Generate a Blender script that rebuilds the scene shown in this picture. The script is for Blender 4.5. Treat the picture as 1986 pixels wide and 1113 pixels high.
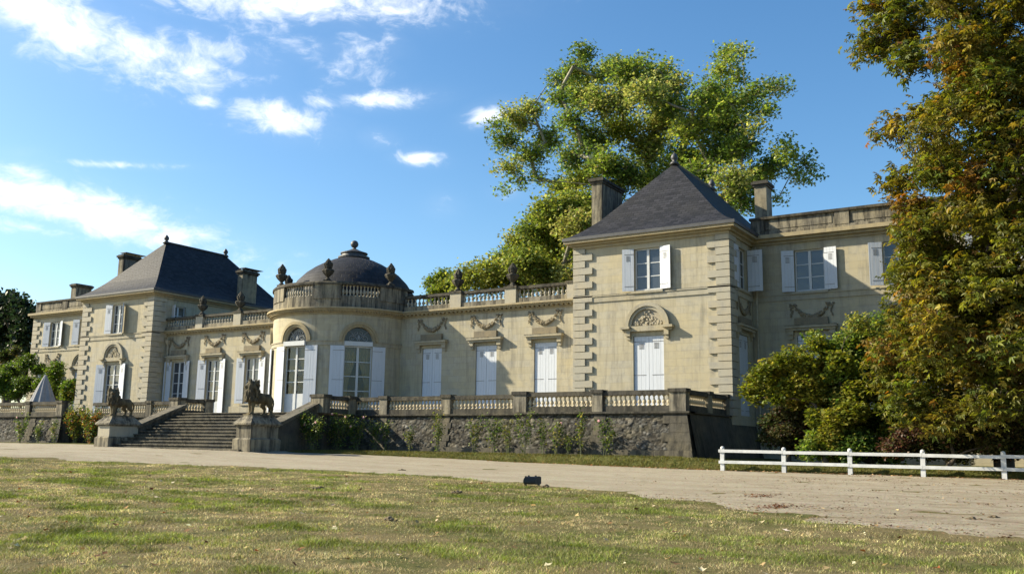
import bpy, math, random
import numpy as np
from mathutils import Vector, Matrix
for o in list(bpy.data.objects): bpy.data.objects.remove(o)
SC = bpy.context.scene; COL = SC.collection
R = math.radians
# ------------------------------------------------------------------ camera, light, exposure
EYE = 0.44
YAW, PITCH, ROLL = R(-31.9), R(9.7), R(-0.81)
def cam_axes():
    cy, sy = math.cos(YAW), math.sin(YAW)
    f = np.array([sy*math.cos(PITCH), cy*math.cos(PITCH), math.sin(PITCH)])
    r = np.array([cy, -sy, 0.0]); d = np.cross(f, r)
    return (r*math.cos(ROLL)+d*math.sin(ROLL), -r*math.sin(ROLL)+d*math.cos(ROLL), f)
AX = cam_axes()
cam = bpy.data.objects.new('camera', bpy.data.cameras.new('camera')); COL.objects.link(cam)
cam.matrix_world = Matrix([[AX[0][i], -AX[1][i], -AX[2][i], (0, 0, EYE)[i]] for i in range(3)]+[[0, 0, 0, 1]])
cam.data.sensor_width = 36; cam.data.lens = 1800/1986*36
cam.data.clip_start = 0.2; cam.data.clip_end = 4000
SC.camera = cam
def direction(px, py):
    v = AX[0]*(px-993)/1800+AX[1]*(py-556.5)/1800+AX[2]
    return v/np.linalg.norm(v)
SUN = np.array([-1.0, -0.39, 0.63]); SUN /= np.linalg.norm(SUN)
sun = bpy.data.objects.new('sun', bpy.data.lights.new('sun', 'SUN')); COL.objects.link(sun)
sun.data.energy = 5.0; sun.data.angle = R(0.53); sun.data.color = (1.0, 0.885, 0.655)
sun.rotation_euler = Vector(SUN).to_track_quat('Z', 'Y').to_euler()
vs = SC.view_settings; vs.view_transform = 'Standard'; vs.look = 'None'; vs.exposure = 1.12; vs.gamma = 1.0
SC.render.engine = 'CYCLES'

class NT:
    """small wrapper for building node trees"""
    def __init__(s, nt): s.nt = nt; nt.nodes.clear()
    def n(s, typ, ins=None, out=0, **props):
        nd = s.nt.nodes.new(typ)
        for k, v in props.items(): setattr(nd, k, v)
        for k, v in (ins or {}).items():
            if v is None: continue
            if isinstance(v, bpy.types.NodeSocket): s.nt.links.new(v, nd.inputs[k])
            else: nd.inputs[k].default_value = v
        return nd.outputs[out] if out is not None else nd
    def math(s, op, a, b=None, c=None, clamp=False):
        return s.n('ShaderNodeMath', {0: a, 1: b, 2: c}, operation=op, use_clamp=clamp)
    def vmath(s, op, a, b=None, out=0): return s.n('ShaderNodeVectorMath', {0: a, 1: b}, out=out, operation=op)
    def noise(s, vec, scale, detail=4, rough=.55, out=0): return s.n('ShaderNodeTexNoise', {'Vector': vec, 'Scale': scale, 'Detail': detail, 'Roughness': rough}, out=out)
    def step(s, v, lo, hi, a=0.0, b=1.0): return s.n('ShaderNodeMapRange', {0: v, 1: lo, 2: hi, 3: a, 4: b})
    def mix(s, fac, a, b, mode='MIX'):
        nd = s.nt.nodes.new('ShaderNodeMix'); nd.data_type = 'RGBA'; nd.blend_type = mode
        for k, v in ((0, fac), (6, a), (7, b)):
            if isinstance(v, bpy.types.NodeSocket): s.nt.links.new(v, nd.inputs[k])
            else: nd.inputs[k].default_value = v if k == 0 else tuple(v)+(1,)*(4-len(v))
        return nd.outputs[2]
    def scale(s, vec, xyz): return s.n('ShaderNodeMapping', {'Vector': vec, 'Scale': xyz})
    def obj(s): return s.n('ShaderNodeTexCoord', out=3)
    def uv(s): return s.n('ShaderNodeTexCoord', out=2)
    def bump(s, h, dist, strength=1.0): return s.n('ShaderNodeBump', {'Height': h, 'Distance': dist, 'Strength': strength})
    def out(s, surf): s.n('ShaderNodeOutputMaterial', {0: surf}, out=None)
def principled(t, col, rough=.8, normal=None, **kw):
    ins = {'Base Color': col if isinstance(col, bpy.types.NodeSocket) else tuple(col)+(1,), 'Roughness': rough}
    if normal is not None: ins['Normal'] = normal
    ins.update(kw)
    return t.n('ShaderNodeBsdfPrincipled', ins)
def material(name):
    m = bpy.data.materials.new(name); m.use_nodes = True
    return m, NT(m.node_tree)

# ------------------------------------------------------------------ world: Nishita sky with drifting clouds
world = bpy.data.worlds.new('World'); SC.world = world; world.use_nodes = True
t = NT(world.node_tree)
sky = t.n('ShaderNodeTexSky', sky_type='NISHITA', sun_disc=False)
sn = sky.node; sn.sun_elevation = math.asin(SUN[2]); sn.sun_rotation = math.atan2(SUN[0], SUN[1])
sn.air_density = 1.0; sn.dust_density = 1.1; sn.ozone_density = 2.2; sn.altitude = 50
dirv = t.n('ShaderNodeTexCoord', out=0)
sep = t.n('ShaderNodeSeparateXYZ', {0: dirv}, out=None)
az = t.math('ARCTAN2', sep.outputs[0], sep.outputs[1]); el = t.math('ARCSINE', sep.outputs[2])
pl = t.n('ShaderNodeCombineXYZ', {0: t.math('MULTIPLY', az, 1.0), 1: t.math('MULTIPLY', el, 1.6), 2: 0.3})
warp = t.vmath('ADD', pl, t.vmath('SCALE', t.vmath('SUBTRACT', t.noise(pl, 9, 3, out=1), (.5, .5, .5)), None))
warp.node.inputs[1].links[0].from_node.inputs['Scale'].default_value = .09
big = t.noise(warp, 15, 5, .6); fine = t.noise(warp, 36, 5, .62)
clouds = [  # centre px, py, half length, half height, tilt in degrees (clockwise on screen), strength, softness
    (95, 40, 190, 48, 22, 1.15), (180, 85, 120, 34, 30, .8), (300, 110, 170, 42, 14, 1.0), (420, 105, 110, 32, 8, .75), (330, 150, 110, 18, 8, .55),
    (620, 8, 260, 34, 0, 1.0), (500, 52, 80, 16, 0, .6), (600, 95, 70, 22, 10, .62), (690, 118, 62, 46, -25, .8), (750, 85, 40, 26, 20, .5),
    (540, 228, 90, 26, 10, 1.15), (400, 199, 45, 12, 10, .75), (730, 193, 95, 15, -2, 1.0), (620, 197, 40, 15, 0, .72), (944, 223, 36, 15, -14, 1.3),
    (812, 307, 36, 11, 4, 1.3), (735, 270, 34, 14, 10, .6), (160, 408, 290, 34, 14, 1.2), (40, 345, 90, 28, 10, .9), (330, 452, 190, 26, 16, .75),
    (230, 320, 100, 6, 2, .62), (860, 400, 30, 18, 0, .42), (60, 440, 110, 14, 10, .7), (560, 530, 130, 26, 8, .45), (985, 375, 30, 10, 0, .4), (30, 300, 50, 12, 0, .4), (450, 500, 120, 20, 6, .45)]
msum = None
for px, py, a, b, tilt, s in clouds:
    d0 = direction(px, py); d1 = direction(px+a*math.cos(R(tilt)), py+a*math.sin(R(tilt)))
    b *= 1.2; d2 = direction(px-b*math.sin(R(tilt)), py+b*math.cos(R(tilt)))
    A = lambda d: np.array([math.atan2(d[0], d[1]), math.asin(d[2])])
    c = A(d0); m = np.array([A(d1)-c, A(d2)-c]).T; inv = np.linalg.inv(m)
    dx = t.math('SUBTRACT', az, float(c[0])); dy = t.math('SUBTRACT', el, float(c[1]))
    u = t.math('ADD', t.math('MULTIPLY', dx, float(inv[0, 0])), t.math('MULTIPLY', dy, float(inv[0, 1])))
    v = t.math('ADD', t.math('MULTIPLY', dx, float(inv[1, 0])), t.math('MULTIPLY', dy, float(inv[1, 1])))
    r2 = t.math('ADD', t.math('MULTIPLY', u, u), t.math('MULTIPLY', v, v))
    g = t.math('MULTIPLY', t.math('POWER', 2.718, t.math('MULTIPLY', r2, -.75)), s)
    msum = g if msum is None else t.math('MAXIMUM', msum, g)
nz = t.math('ADD', t.math('MULTIPLY', big, .45), t.math('MULTIPLY', fine, .55))
thr = t.math('SUBTRACT', .675, t.math('MULTIPLY', msum, .33))
dens = t.n('ShaderNodeMapRange', {0: t.math('SUBTRACT', nz, thr), 1: -.09, 2: .31}, interpolation_type='SMOOTHSTEP')
dens = t.math('MULTIPLY', dens, t.step(msum, .02, .25))
veil = t.math('MULTIPLY', t.math('MULTIPLY', msum, fine, None), .16)
cfac = t.math('ADD', t.math('MULTIPLY', dens, .90), veil, clamp=True)
skyc = t.n('ShaderNodeHueSaturation', {'Hue': .5, 'Saturation': 1.24, 'Value': 1.0, 'Color': sky})
skyc = t.mix(1.0, skyc, (1.0, 1.06, 1.04), 'MULTIPLY')
skyc = t.mix(cfac, skyc, (7.2, 7.35, 7.5))
bg = t.n('ShaderNodeBackground', {0: skyc, 1: 0.09})
t.n('ShaderNodeOutputWorld', {0: bg}, out=None)

# ------------------------------------------------------------------ materials
def stone_material(name, base, warm, grey, ashlar=False, rough=.88, dark=(.10, .095, .085), dirt=.55, bump=.006, bw=.78, bh=.36):
    m, t = material(name)
    ob = t.obj()
    n1 = t.noise(ob, .7, 5); n2 = t.noise(ob, 3.5, 6, .65); n3 = t.noise(ob, 28, 4)
    c = t.mix(t.step(n1, .38, .68), base, warm)
    c = t.mix(t.step(n2, .47, .72, 0, .7), c, grey)
    c = t.mix(t.step(t.noise(ob, 1.5, 5, .7), .55, .75, 0, .35), c, tuple(np.array(grey)*.72))
    h = n3
    if ashlar:
        uv = t.uv()
        br = t.n('ShaderNodeTexBrick', {'Vector': uv, 'Color1': (0, 0, 0, 1), 'Color2': (1, 1, 1, 1), 'Mortar': (.5, .5, .5, 1), 'Scale': 1.0, 'Mortar Size': .007, 'Mortar Smooth': .3, 'Bias': 0.0, 'Brick Width': bw, 'Row Height': bh}, out=None)
        tone = br.outputs[0]
        c = t.mix(t.step(tone, .2, 1.0, .0, .6), c, tuple(np.array(warm)*np.array([.99, .96, .87])))
        c = t.mix(t.step(tone, .75, 1.0, 0, .30), c, grey)
        c = t.mix(t.math('MULTIPLY', br.outputs[1], .24), c, tuple(np.array(base)*.45))
        h = t.math('SUBTRACT', t.math('MULTIPLY', n3, .5), t.math('MULTIPLY', br.outputs[1], .8))
    st = t.noise(t.scale(ob, (2.2, 2.2, .22)), 1.6, 6, .7)
    big = t.noise(ob, .33, 3)
    f = t.math('MULTIPLY', t.step(st, *((.52, .74) if dirt < .5 else (.47, .72) if dirt < .7 else (.42, .60))), t.step(big, *((.40, .62) if dirt < .5 else (.32, .56) if dirt < .7 else (.30, .50))))
    c = t.mix(t.math('MULTIPLY', f, dirt), c, dark)
    t.out(principled(t, c, rough, t.bump(h, bump), **{'Specular IOR Level': .2}))
    return m
LIMESTONE = stone_material('limestone_ashlar', (.40, .372, .298), (.43, .38, .262), (.28, .272, .245), True, dirt=.68, dark=(.135, .128, .112))
TRIM = stone_material('limestone_trim', (.36, .335, .268), (.385, .335, .225), (.25, .24, .21), dirt=.5)
WARMTRIM = stone_material('limestone_ochre', (.35, .295, .19), (.37, .305, .18), (.25, .22, .17), dirt=.5)
QUOIN = stone_material('limestone_quoin', (.36, .34, .28), (.39, .345, .255), (.28, .272, .25), dirt=.35)
OLDSTONE = stone_material('weathered_stone', (.235, .215, .172), (.30, .26, .175), (.11, .103, .09), dark=(.03, .029, .027), dirt=.9, bump=.012)
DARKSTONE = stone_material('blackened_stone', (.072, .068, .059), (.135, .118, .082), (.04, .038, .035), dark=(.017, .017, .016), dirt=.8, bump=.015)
PALEBAL = stone_material('pale_baluster_stone', (.46, .40, .29), (.48, .40, .26), (.30, .27, .22), dirt=.4)
PALECARVE = stone_material('pale_carved_stone', (.33, .30, .245), (.36, .315, .22), (.23, .22, .195), dirt=.4)
GREYBAL = stone_material('grey_baluster_stone', (.36, .34, .29), (.38, .34, .25), (.22, .21, .19), dirt=.5)
CARVED = stone_material('carved_stone', (.20, .175, .13), (.26, .21, .13), (.12, .11, .092), dirt=.5)
LIONSTONE = stone_material('lion_stone', (.115, .098, .062), (.165, .132, .068), (.062, .056, .045), dark=(.02, .018, .015), dirt=.7)
def rubble_material():
    m, t = material('rubble_stone'); ob = t.obj(); at = t.n('ShaderNodeAttribute', attribute_name='Col')
    n = t.noise(ob, 18, 6, .7); n2 = t.noise(ob, 1.1, 4)
    c = t.mix(t.step(n, .45, .75, 0, .6), at, (.035, .034, .032)); c = t.mix(t.step(n2, .5, .7, 0, .4), c, (.075, .075, .045))
    c = t.mix(t.step(t.noise(ob, 9, 5, .7), .62, .72, 0, .6), c, (.22, .20, .16))
    t.out(principled(t, c, .92, t.bump(n, .03), **{'Specular IOR Level': .15})); return m
RUBBLE = rubble_material()
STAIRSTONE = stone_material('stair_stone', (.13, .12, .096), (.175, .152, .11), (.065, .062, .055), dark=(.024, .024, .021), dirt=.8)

def slate_material(name, bw, bh, lo, hi):
    m, t = material(name); uv = t.uv()
    br = t.n('ShaderNodeTexBrick', {'Vector': uv, 'Color1': (0, 0, 0, 1), 'Color2': (1, 1, 1, 1), 'Mortar': (0, 0, 0, 1), 'Scale': 1.0, 'Mortar Size': .012, 'Mortar Smooth': .2, 'Bias': 0.0, 'Brick Width': bw, 'Row Height': bh}, out=None)
    n = t.noise(t.obj(), 1.2, 5); n2 = t.noise(t.obj(), 9, 4)
    c = t.mix(br.outputs[0], lo, hi)
    c = t.mix(t.step(n, .45, .75, 0, .5), c, (.028, .028, .028))
    c = t.mix(t.step(n2, .6, .8, 0, .4), c, (.014, .014, .016))
    c = t.mix(t.math('MULTIPLY', br.outputs[1], .75), c, (.006, .006, .008))
    t.out(principled(t, c, .62, t.bump(t.math('SUBTRACT', 1.0, br.outputs[1]), .02), **{'Specular IOR Level': .22}))
    return m
SLATE = slate_material('slate', .34, .21, (.009, .0105, .0145), (.029, .030, .038))
DOMESLATE = slate_material('fish_scale_slate', .42, .30, (.011, .013, .018), (.030, .031, .038))
def plain(name, col, rough=.6, var=.25, scale=6, metal=0.0, bump=.0):
    m, t = material(name); n = t.noise(t.obj(), scale, 5, .6)
    c = t.mix(t.step(n, .35, .75), col, tuple(np.array(col)*(1-var)))
    t.out(principled(t, c, rough, t.bump(n, bump) if bump else None, Metallic=metal))
    return m
LEAD = plain('lead_flashing', (.055, .058, .066), .55, .4, 3, bump=.004)
IRON = plain('dark_iron', (.03, .03, .032), .5, .3)
PIPE = plain('painted_downpipe', (.42, .37, .27), .6, .3)
FLOOD = plain('black_enamel', (.012, .013, .016), .42, .2, 20)
def shutter_material():
    m, t = material('white_shutter_paint'); ob = t.obj()
    n = t.noise(t.scale(ob, (5, 5, .7)), 2.5, 6, .7); w = t.noise(t.scale(ob, (9, 9, .15)), 1.0, 2)
    c = t.mix(t.step(n, .5, .8, 0, .6), (.53, .565, .63), (.38, .40, .42))
    c = t.mix(t.step(w, .56, .6, 0, .22), c, (.48, .50, .54))
    c = t.mix(t.step(t.noise(ob, 16, 5, .7), .7, .8, 0, .6), c, (.38, .35, .30))
    t.out(principled(t, c, .5, t.bump(w, .006)))
    return m
SHUTTER = shutter_material()
FENCEPAINT = plain('white_fence_paint', (.56, .575, .59), .6, .3, 4)
SASH = plain('white_sash_paint', (.52, .54, .56), .45, .12, 4)
def glass_material(name, col, see):
    m, t = material(name)
    n = t.noise(t.obj(), 2.2, 2)
    b = t.bump(n, .012)
    if see:
        fr = t.n('ShaderNodeFresnel', {'IOR': 1.5, 'Normal': b})
        s = t.n('ShaderNodeMixShader', {0: fr, 1: t.n('ShaderNodeBsdfTransparent', {0: (.86, .9, .9, 1)}), 2: t.n('ShaderNodeBsdfGlossy', {0: (.9, .95, 1, 1), 1: .03, 'Normal': b})})
        t.out(s)
    else:
        t.out(principled(t, col, .06, b, **{'Specular IOR Level': .75}))
    return m
GLASS = glass_material('dark_glass', (.045, .055, .07), False)
CLEAR = glass_material('clear_glass', None, True)
CURTAIN = plain('beige_curtain', (.46, .35, .17), .9, .3, 8)
BLIND = plain('pale_net_curtain', (.42, .44, .46), .9, .2, 4)
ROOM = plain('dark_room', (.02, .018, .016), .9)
TENT = plain('grey_canvas', (.27, .27, .285), .85, .25, 5)
def lunette_glass():
    m, t = material('lunette_ironwork'); uv = t.uv()
    n = t.noise(uv, 9, 3, .6)
    t.out(principled(t, t.mix(t.step(n, .35, .7), (.02, .022, .024), (.05, .06, .065)), .25))
    return m
LUNGLASS = lunette_glass()
SCROLL = plain('grey_scrollwork', (.26, .28, .30), .5, .3)

def leaf_material(name, trans=.35, rough=.5):
    m, t = material(name)
    a = t.n('ShaderNodeAttribute', attribute_name='Col')
    p = principled(t, a, rough, **{'Specular IOR Level': .35})
    tr = t.n('ShaderNodeBsdfTranslucent', {0: t.n('ShaderNodeHueSaturation', {'Hue': .49, 'Saturation': 1.1, 'Value': 1.5, 'Color': a})})
    t.out(t.n('ShaderNodeMixShader', {0: trans, 1: p, 2: tr}))
    return m
LEAF = leaf_material('leaf', .42); DRYLEAF = leaf_material('dry_leaf', .15, .8); BLADE = leaf_material('grass_blade', .3, .6)
def bark_material(name, a, b):
    m, t = material(name); ob = t.obj()
    n = t.noise(t.scale(ob, (1, 1, .35)), 7, 6, .7); n2 = t.noise(ob, 1.3, 4)
    t.out(principled(t, t.mix(t.step(n2, .45, .6), t.mix(n, a, b), tuple(np.array(b)*1.3)), .9, t.bump(n, .05)))
    return m
BARK = bark_material('dark_bark', (.025, .02, .015), (.075, .06, .045))
PLANEBARK = bark_material('plane_bark', (.10, .09, .065), (.26, .24, .18))
STEM = plain('rose_stem', (.12, .13, .06), .7, .5)
PETAL = plain('rose_petal', (.72, .36, .38), .6, .3, 40)

def lawn_material():  # soil and thatch colours, darkened to put shade into gaps between blades
    m, t = material('dry_lawn'); ob = t.obj()
    warped = t.vmath('ADD', t.scale(ob, (.55, 1.3, 1)), t.noise(ob, .5, 3, out=1))
    n1 = t.noise(warped, .55, 5, .6); n2 = t.noise(ob, 2.3, 5, .65); n3 = t.noise(ob, 22, 5, .7); n4 = t.noise(ob, 90, 3, .7)
    c = t.mix(t.step(n1, .40, .60), (.16, .13, .062), (.080, .092, .024))
    c = t.mix(t.step(n2, .48, .70, 0, .75), c, (.21, .17, .092))
    c = t.mix(t.step(n2, .30, .42, .65, 0), c, (.06, .09, .02))
    c = t.mix(t.step(n3, .52, .72, 0, .55), c, (.27, .225, .125))
    c = t.mix(t.step(n3, .28, .44, .75, 0), c, (.045, .05, .016))
    c = t.mix(t.step(n4, .55, .7, 0, .35), c, (.40, .36, .19))
    t.out(principled(t, c, .95, t.bump(t.math('ADD', n3, t.math('MULTIPLY', n4, .4)), .05), **{'Specular IOR Level': .1}))
    return m
LAWN = lawn_material()
def gravel_material():
    m, t = material('pale_gravel'); ob = t.obj()
    n1 = t.noise(t.scale(ob, (.35, 1.2, 1)), .7, 5, .6); n2 = t.noise(ob, 2.6, 6, .7); n3 = t.noise(ob, 45, 4, .75)
    v = t.n('ShaderNodeTexVoronoi', {'Vector': ob, 'Scale': 30.0}, out=1)
    c = t.mix(t.step(n1, .40, .65), (.43, .385, .30), (.36, .315, .235))
    c = t.mix(t.step(n2, .52, .72, 0, .6), c, (.26, .22, .165))
    c = t.mix(t.step(n3, .56, .7, 0, .7), c, (.46, .41, .31))
    c = t.mix(t.step(n3, .30, .44, .8, 0), c, (.11, .085, .06))
    c = t.mix(t.step(t.noise(ob, 7, 6, .75), .60, .70, 0, .6), c, (.16, .125, .085))
    c = t.mix(.12, c, v, 'OVERLAY')
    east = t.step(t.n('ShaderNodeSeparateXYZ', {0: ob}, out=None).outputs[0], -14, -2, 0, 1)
    c = t.mix(t.step(t.noise(ob, 14, 5, .8), .53, .66, 0, .55), c, (.18, .145, .10))
    c = t.mix(t.step(t.noise(ob, 10, 6, .8, ), .36, .46, .5, 0), c, (.44, .40, .32))
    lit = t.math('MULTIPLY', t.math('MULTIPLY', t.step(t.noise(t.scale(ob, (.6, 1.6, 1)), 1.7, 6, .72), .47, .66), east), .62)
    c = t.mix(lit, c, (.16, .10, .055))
    t.out(principled(t, c, .95, t.bump(t.math('ADD', n3, t.math('MULTIPLY', n2, 1.5)), .06), **{'Specular IOR Level': .1}))
    return m
GRAVEL = gravel_material()
def mould_material():
    m, t = material('earth_and_moss'); ob = t.obj()
    n = t.noise(ob, 3, 6, .7); n3 = t.noise(ob, 24, 5, .7)
    c = t.mix(t.step(n, .4, .65), (.085, .095, .026), (.13, .115, .04))
    c = t.mix(t.step(n3, .5, .75, 0, .6), c, (.05, .042, .02))
    t.out(principled(t, c, .95, t.bump(n3, .05), **{'Specular IOR Level': .1}))
    return m
VERGE = mould_material()
# ------------------------------------------------------------------ mesh helpers
class MB:
    def __init__(s): s.v = []; s.f = []; s.uv = []
    def quad(s, pts, uv=None):
        i = len(s.v); s.v += [tuple(p) for p in pts]; s.f.append(tuple(range(i, i+len(pts))))
        s.uv.append(uv if uv else [(0, 0)]*len(pts))
    def hexa(s, b, tp):
        """box from four bottom and four top corners (both counter-clockwise from above)"""
        i = len(s.v); s.v += [tuple(p) for p in b]+[tuple(p) for p in tp]
        for f in ((3, 2, 1, 0), (4, 5, 6, 7), (0, 1, 5, 4), (1, 2, 6, 5), (2, 3, 7, 6), (3, 0, 4, 7)):
            s.f.append(tuple(i+k for k in f)); s.uv.append([(0, 0)]*4)
    def box(s, x0, x1, y0, y1, z0, z1):
        s.hexa([(x0, y0, z0), (x1, y0, z0), (x1, y1, z0), (x0, y1, z0)], [(x0, y0, z1), (x1, y0, z1), (x1, y1, z1), (x0, y1, z1)])
    def lbox(s, fr, u0, u1, d0, d1, z0, z1):
        q = [(u0, d1), (u1, d1), (u1, d0), (u0, d0)]
        s.hexa([fr(u, d, z0) for u, d in q], [fr(u, d, z1) for u, d in q])
    def lathe(s, prof, c=(0, 0, 0), seg=12, a0=0.0, a1=2*math.pi, radial=None, uvs=None):
        full = abs(a1-a0-2*math.pi) < 1e-6; n = seg if full else seg+1
        i = len(s.v); vlen = 0; vl = [0]
        for k in range(1, len(prof)): vl.append(vl[-1]+math.hypot(prof[k][0]-prof[k-1][0], prof[k][1]-prof[k-1][1]))
        for r, z in prof:
            for j in range(n):
                a = a0+(a1-a0)*j/seg; rr = r*(radial(a, z) if radial else 1)
                s.v.append((c[0]+rr*math.sin(a), c[1]-rr*math.cos(a), c[2]+z))
        for k in range(len(prof)-1):
            for j in range(seg):
                j2 = (j+1) % n
                s.f.append((i+k*n+j, i+k*n+j2, i+(k+1)*n+j2, i+(k+1)*n+j))
                U = [(a0+(a1-a0)*q/seg)*uvs for q in (j, j+1)] if uvs else (0, 0)
                s.uv.append([(U[0], vl[k]), (U[1], vl[k]), (U[1], vl[k+1]), (U[0], vl[k+1])])
    def tube(s, pts, rad, seg=6):
        pts = [Vector(p) for p in pts]; i = len(s.v); n = len(pts)
        for k, p in enumerate(pts):
            d = (pts[min(k+1, n-1)]-pts[max(k-1, 0)]).normalized()
            a = d.cross(Vector((0, 0, 1)) if abs(d.z) < .9 else Vector((1, 0, 0))).normalized(); b = d.cross(a)
            r = rad[k] if isinstance(rad, (list, tuple)) else rad
            for j in range(seg):
                t = 2*math.pi*j/seg; q = p+(a*math.cos(t)+b*math.sin(t))*r; s.v.append(tuple(q))
        for k in range(n-1):
            for j in range(seg):
                s.f.append((i+k*seg+j, i+k*seg+(j+1) % seg, i+(k+1)*seg+(j+1) % seg, i+(k+1)*seg+j)); s.uv.append([(0, 0)]*4)
        s.f.append(tuple(i+j for j in range(seg))[::-1]); s.uv.append([(0, 0)]*seg)
        s.f.append(tuple(i+(n-1)*seg+j for j in range(seg))); s.uv.append([(0, 0)]*seg)
    def ball(s, c, r, sx=1, sy=1, sz=1, seg=7, rings=5, rot=None):
        i = len(s.v)
        def put(x, y, z):
            v = Vector((x*sx*r, y*sy*r, z*sz*r))
            if rot is not None: v = rot @ v
            s.v.append((c[0]+v.x, c[1]+v.y, c[2]+v.z))
        put(0, 0, -1)
        for k in range(1, rings):
            p = math.pi*k/rings
            for j in range(seg):
                a = 2*math.pi*j/seg; put(math.sin(p)*math.cos(a), math.sin(p)*math.sin(a), -math.cos(p))
        put(0, 0, 1); top = len(s.v)-1
        for j in range(seg):
            s.f.append((i, i+1+(j+1) % seg, i+1+j)); s.uv.append([(0, 0)]*3)
            s.f.append((top, top-seg+j, top-seg+(j+1) % seg)); s.uv.append([(0, 0)]*3)
        for k in range(rings-2):
            for j in range(seg):
                a = i+1+k*seg; s.f.append((a+j, a+(j+1) % seg, a+seg+(j+1) % seg, a+seg+j)); s.uv.append([(0, 0)]*4)
    def mesh(s, name, smooth=False):
        me = bpy.data.meshes.new(name); me.from_pydata(s.v, [], s.f)
        ul = me.uv_layers.new(name='UVMap')
        flat = [c for f in s.uv for p in f for c in p]; ul.data.foreach_set('uv', flat)
        if smooth: me.polygons.foreach_set('use_smooth', [True]*len(me.polygons))
        me.update(); return me
    def build(s, name, mat, parent=None, smooth=False):
        me = s.mesh(name, smooth); me.materials.append(mat); return link(name, me, parent)
def adopt(o, parent):
    if parent is not None:
        o.parent = parent
        o.matrix_parent_inverse = parent.matrix_basis.inverted() if parent.type == 'EMPTY' or parent.location.length > 0 else Matrix.Identity(4)
def link(name, data, parent=None):
    o = bpy.data.objects.new(name, data); COL.objects.link(o); adopt(o, parent); return o
def tag(o, label, cat, group=None, kind=None):
    if label: o['label'] = label
    if cat: o['category'] = cat
    if group: o['group'] = group
    if kind: o['kind'] = kind
    return o
def thing(name, loc, label, cat, group=None):
    o = bpy.data.objects.new(name, None); COL.objects.link(o); o.location = loc; o.empty_display_size = .3
    return tag(o, label, cat, group)
def frame(ox, oy, ux, uy, nx, ny):
    return lambda u, d, z: (ox+u*ux+d*nx, oy+u*uy+d*ny, z)
def front(x, y): return frame(x, y, 1, 0, 0, -1)
def east(x, y): return frame(x, y, 0, 1, 1, 0)

def np_mesh(name, verts, faces, mat, parent=None, col=None, smooth=False):
    me = bpy.data.meshes.new(name); nv = len(verts); nf, k = faces.shape
    me.vertices.add(nv); me.vertices.foreach_set('co', np.asarray(verts, np.float32).ravel())
    me.loops.add(nf*k); me.loops.foreach_set('vertex_index', np.asarray(faces, np.int32).ravel())
    me.polygons.add(nf); me.polygons.foreach_set('loop_start', np.arange(0, nf*k, k, dtype=np.int32))
    if smooth: me.polygons.foreach_set('use_smooth', np.ones(nf, bool))
    me.update(calc_edges=True)
    if col is not None:
        at = me.attributes.new('Col', 'FLOAT_COLOR', 'POINT')
        c = np.ones((nv, 4), np.float32); c[:, :3] = col; at.data.foreach_set('color', c.ravel())
    me.materials.append(mat); return link(name, me, parent)

def vnoise(x, y, seed=0):
    """smooth value noise, vectorised"""
    xi = np.floor(x).astype(np.int64); yi = np.floor(y).astype(np.int64); fx = x-xi; fy = y-yi
    fx = fx*fx*(3-2*fx); fy = fy*fy*(3-2*fy)
    def h(a, b):
        n = (a*374761393+b*668265263+seed*974711) & 0x7fffffff
        n = ((n ^ (n >> 13))*1274126177) & 0x7fffffff
        return ((n ^ (n >> 16)) & 0xffff)/65535.0
    return (h(xi, yi)*(1-fx)+h(xi+1, yi)*fx)*(1-fy)+(h(xi, yi+1)*(1-fx)+h(xi+1, yi+1)*fx)*fy

# ------------------------------------------------------------------ ground
XS = [-90, -60, -50, -45, -34.5, -32, -28.6, -21.7, -12, -2.5, 12]
ZS = [.16, .13, .14, .15, .08, -.06, -.15, -.30, -.40, -.44, -.5]
def T(x, y): return np.interp(x, XS, ZS)-.021*(34.5-np.clip(y, -8, 34.5))
NEARX = [-130, -60, -45, -34.06, -32.18, -28.98, -24.26, -18.72, -14.18, -10.0, -6.58, -4.06, -2.27, -.97, 4, 30]
NEARY = [10, 15, 17.6, 19.48, 21.32, 22.26, 23.86, 24.18, 23.12, 21.14, 18.8, 16.84, 15.78, 15.52, 15.2, 15]
def near_edge(x):
    k = np.zeros_like(x)
    for dxx in (-1.2, -.6, 0, .6, 1.2): k = k+np.interp(x+dxx, NEARX, NEARY)/5
    return k
def grid_object(name, X, Y, Z, mat):
    n, m = X.shape; idx = np.arange(n*m).reshape(n, m)
    f = np.stack([idx[:-1, :-1], idx[1:, :-1], idx[1:, 1:], idx[:-1, 1:]], -1).reshape(-1, 4)
    return np_mesh(name, np.stack([X, Y, Z], -1).reshape(-1, 3), f, mat, smooth=True)
gx = np.concatenate([[-1500, -500, -200], np.arange(-110, 20, .5), [40, 100, 400, 1500]])
gy = np.concatenate([[-400, -80, -20], np.arange(-8, 36, .4), [40, 60, 120, 400, 1800]])
X, Y = np.meshgrid(gx, gy, indexing='ij')
Z = T(X, Y)+np.where((Y > -9) & (Y < 36), (vnoise(X*1.1, Y*1.1, 3)-.5)*.05+(vnoise(X*3, Y*3, 5)-.5)*.03, 0)-np.where(Y > 36, .25, 0)
lawn = grid_object('lawn', X, Y, Z, LAWN); lawn['kind'] = 'structure'
gx = np.concatenate([np.arange(-130, -36, .5), np.arange(-36, 26, .16)]); gt = np.linspace(0, 1, 70)
ne = near_edge(gx)+(vnoise(gx*1.3, gx*0+2, 7)-.5)*.5+(vnoise(gx*5, gx*0+9, 8)-.5)*.22
X = np.repeat(gx[:, None], len(gt), 1); Y = ne[:, None]+(37.5-ne)[:, None]*gt[None, :]
edge = np.clip((Y-ne[:, None])/1.0, 0, 1)
Z = T(X, Y)-.02+.05*edge+(vnoise(X*.9, Y*2.2, 11)-.5)*.035*edge
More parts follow.
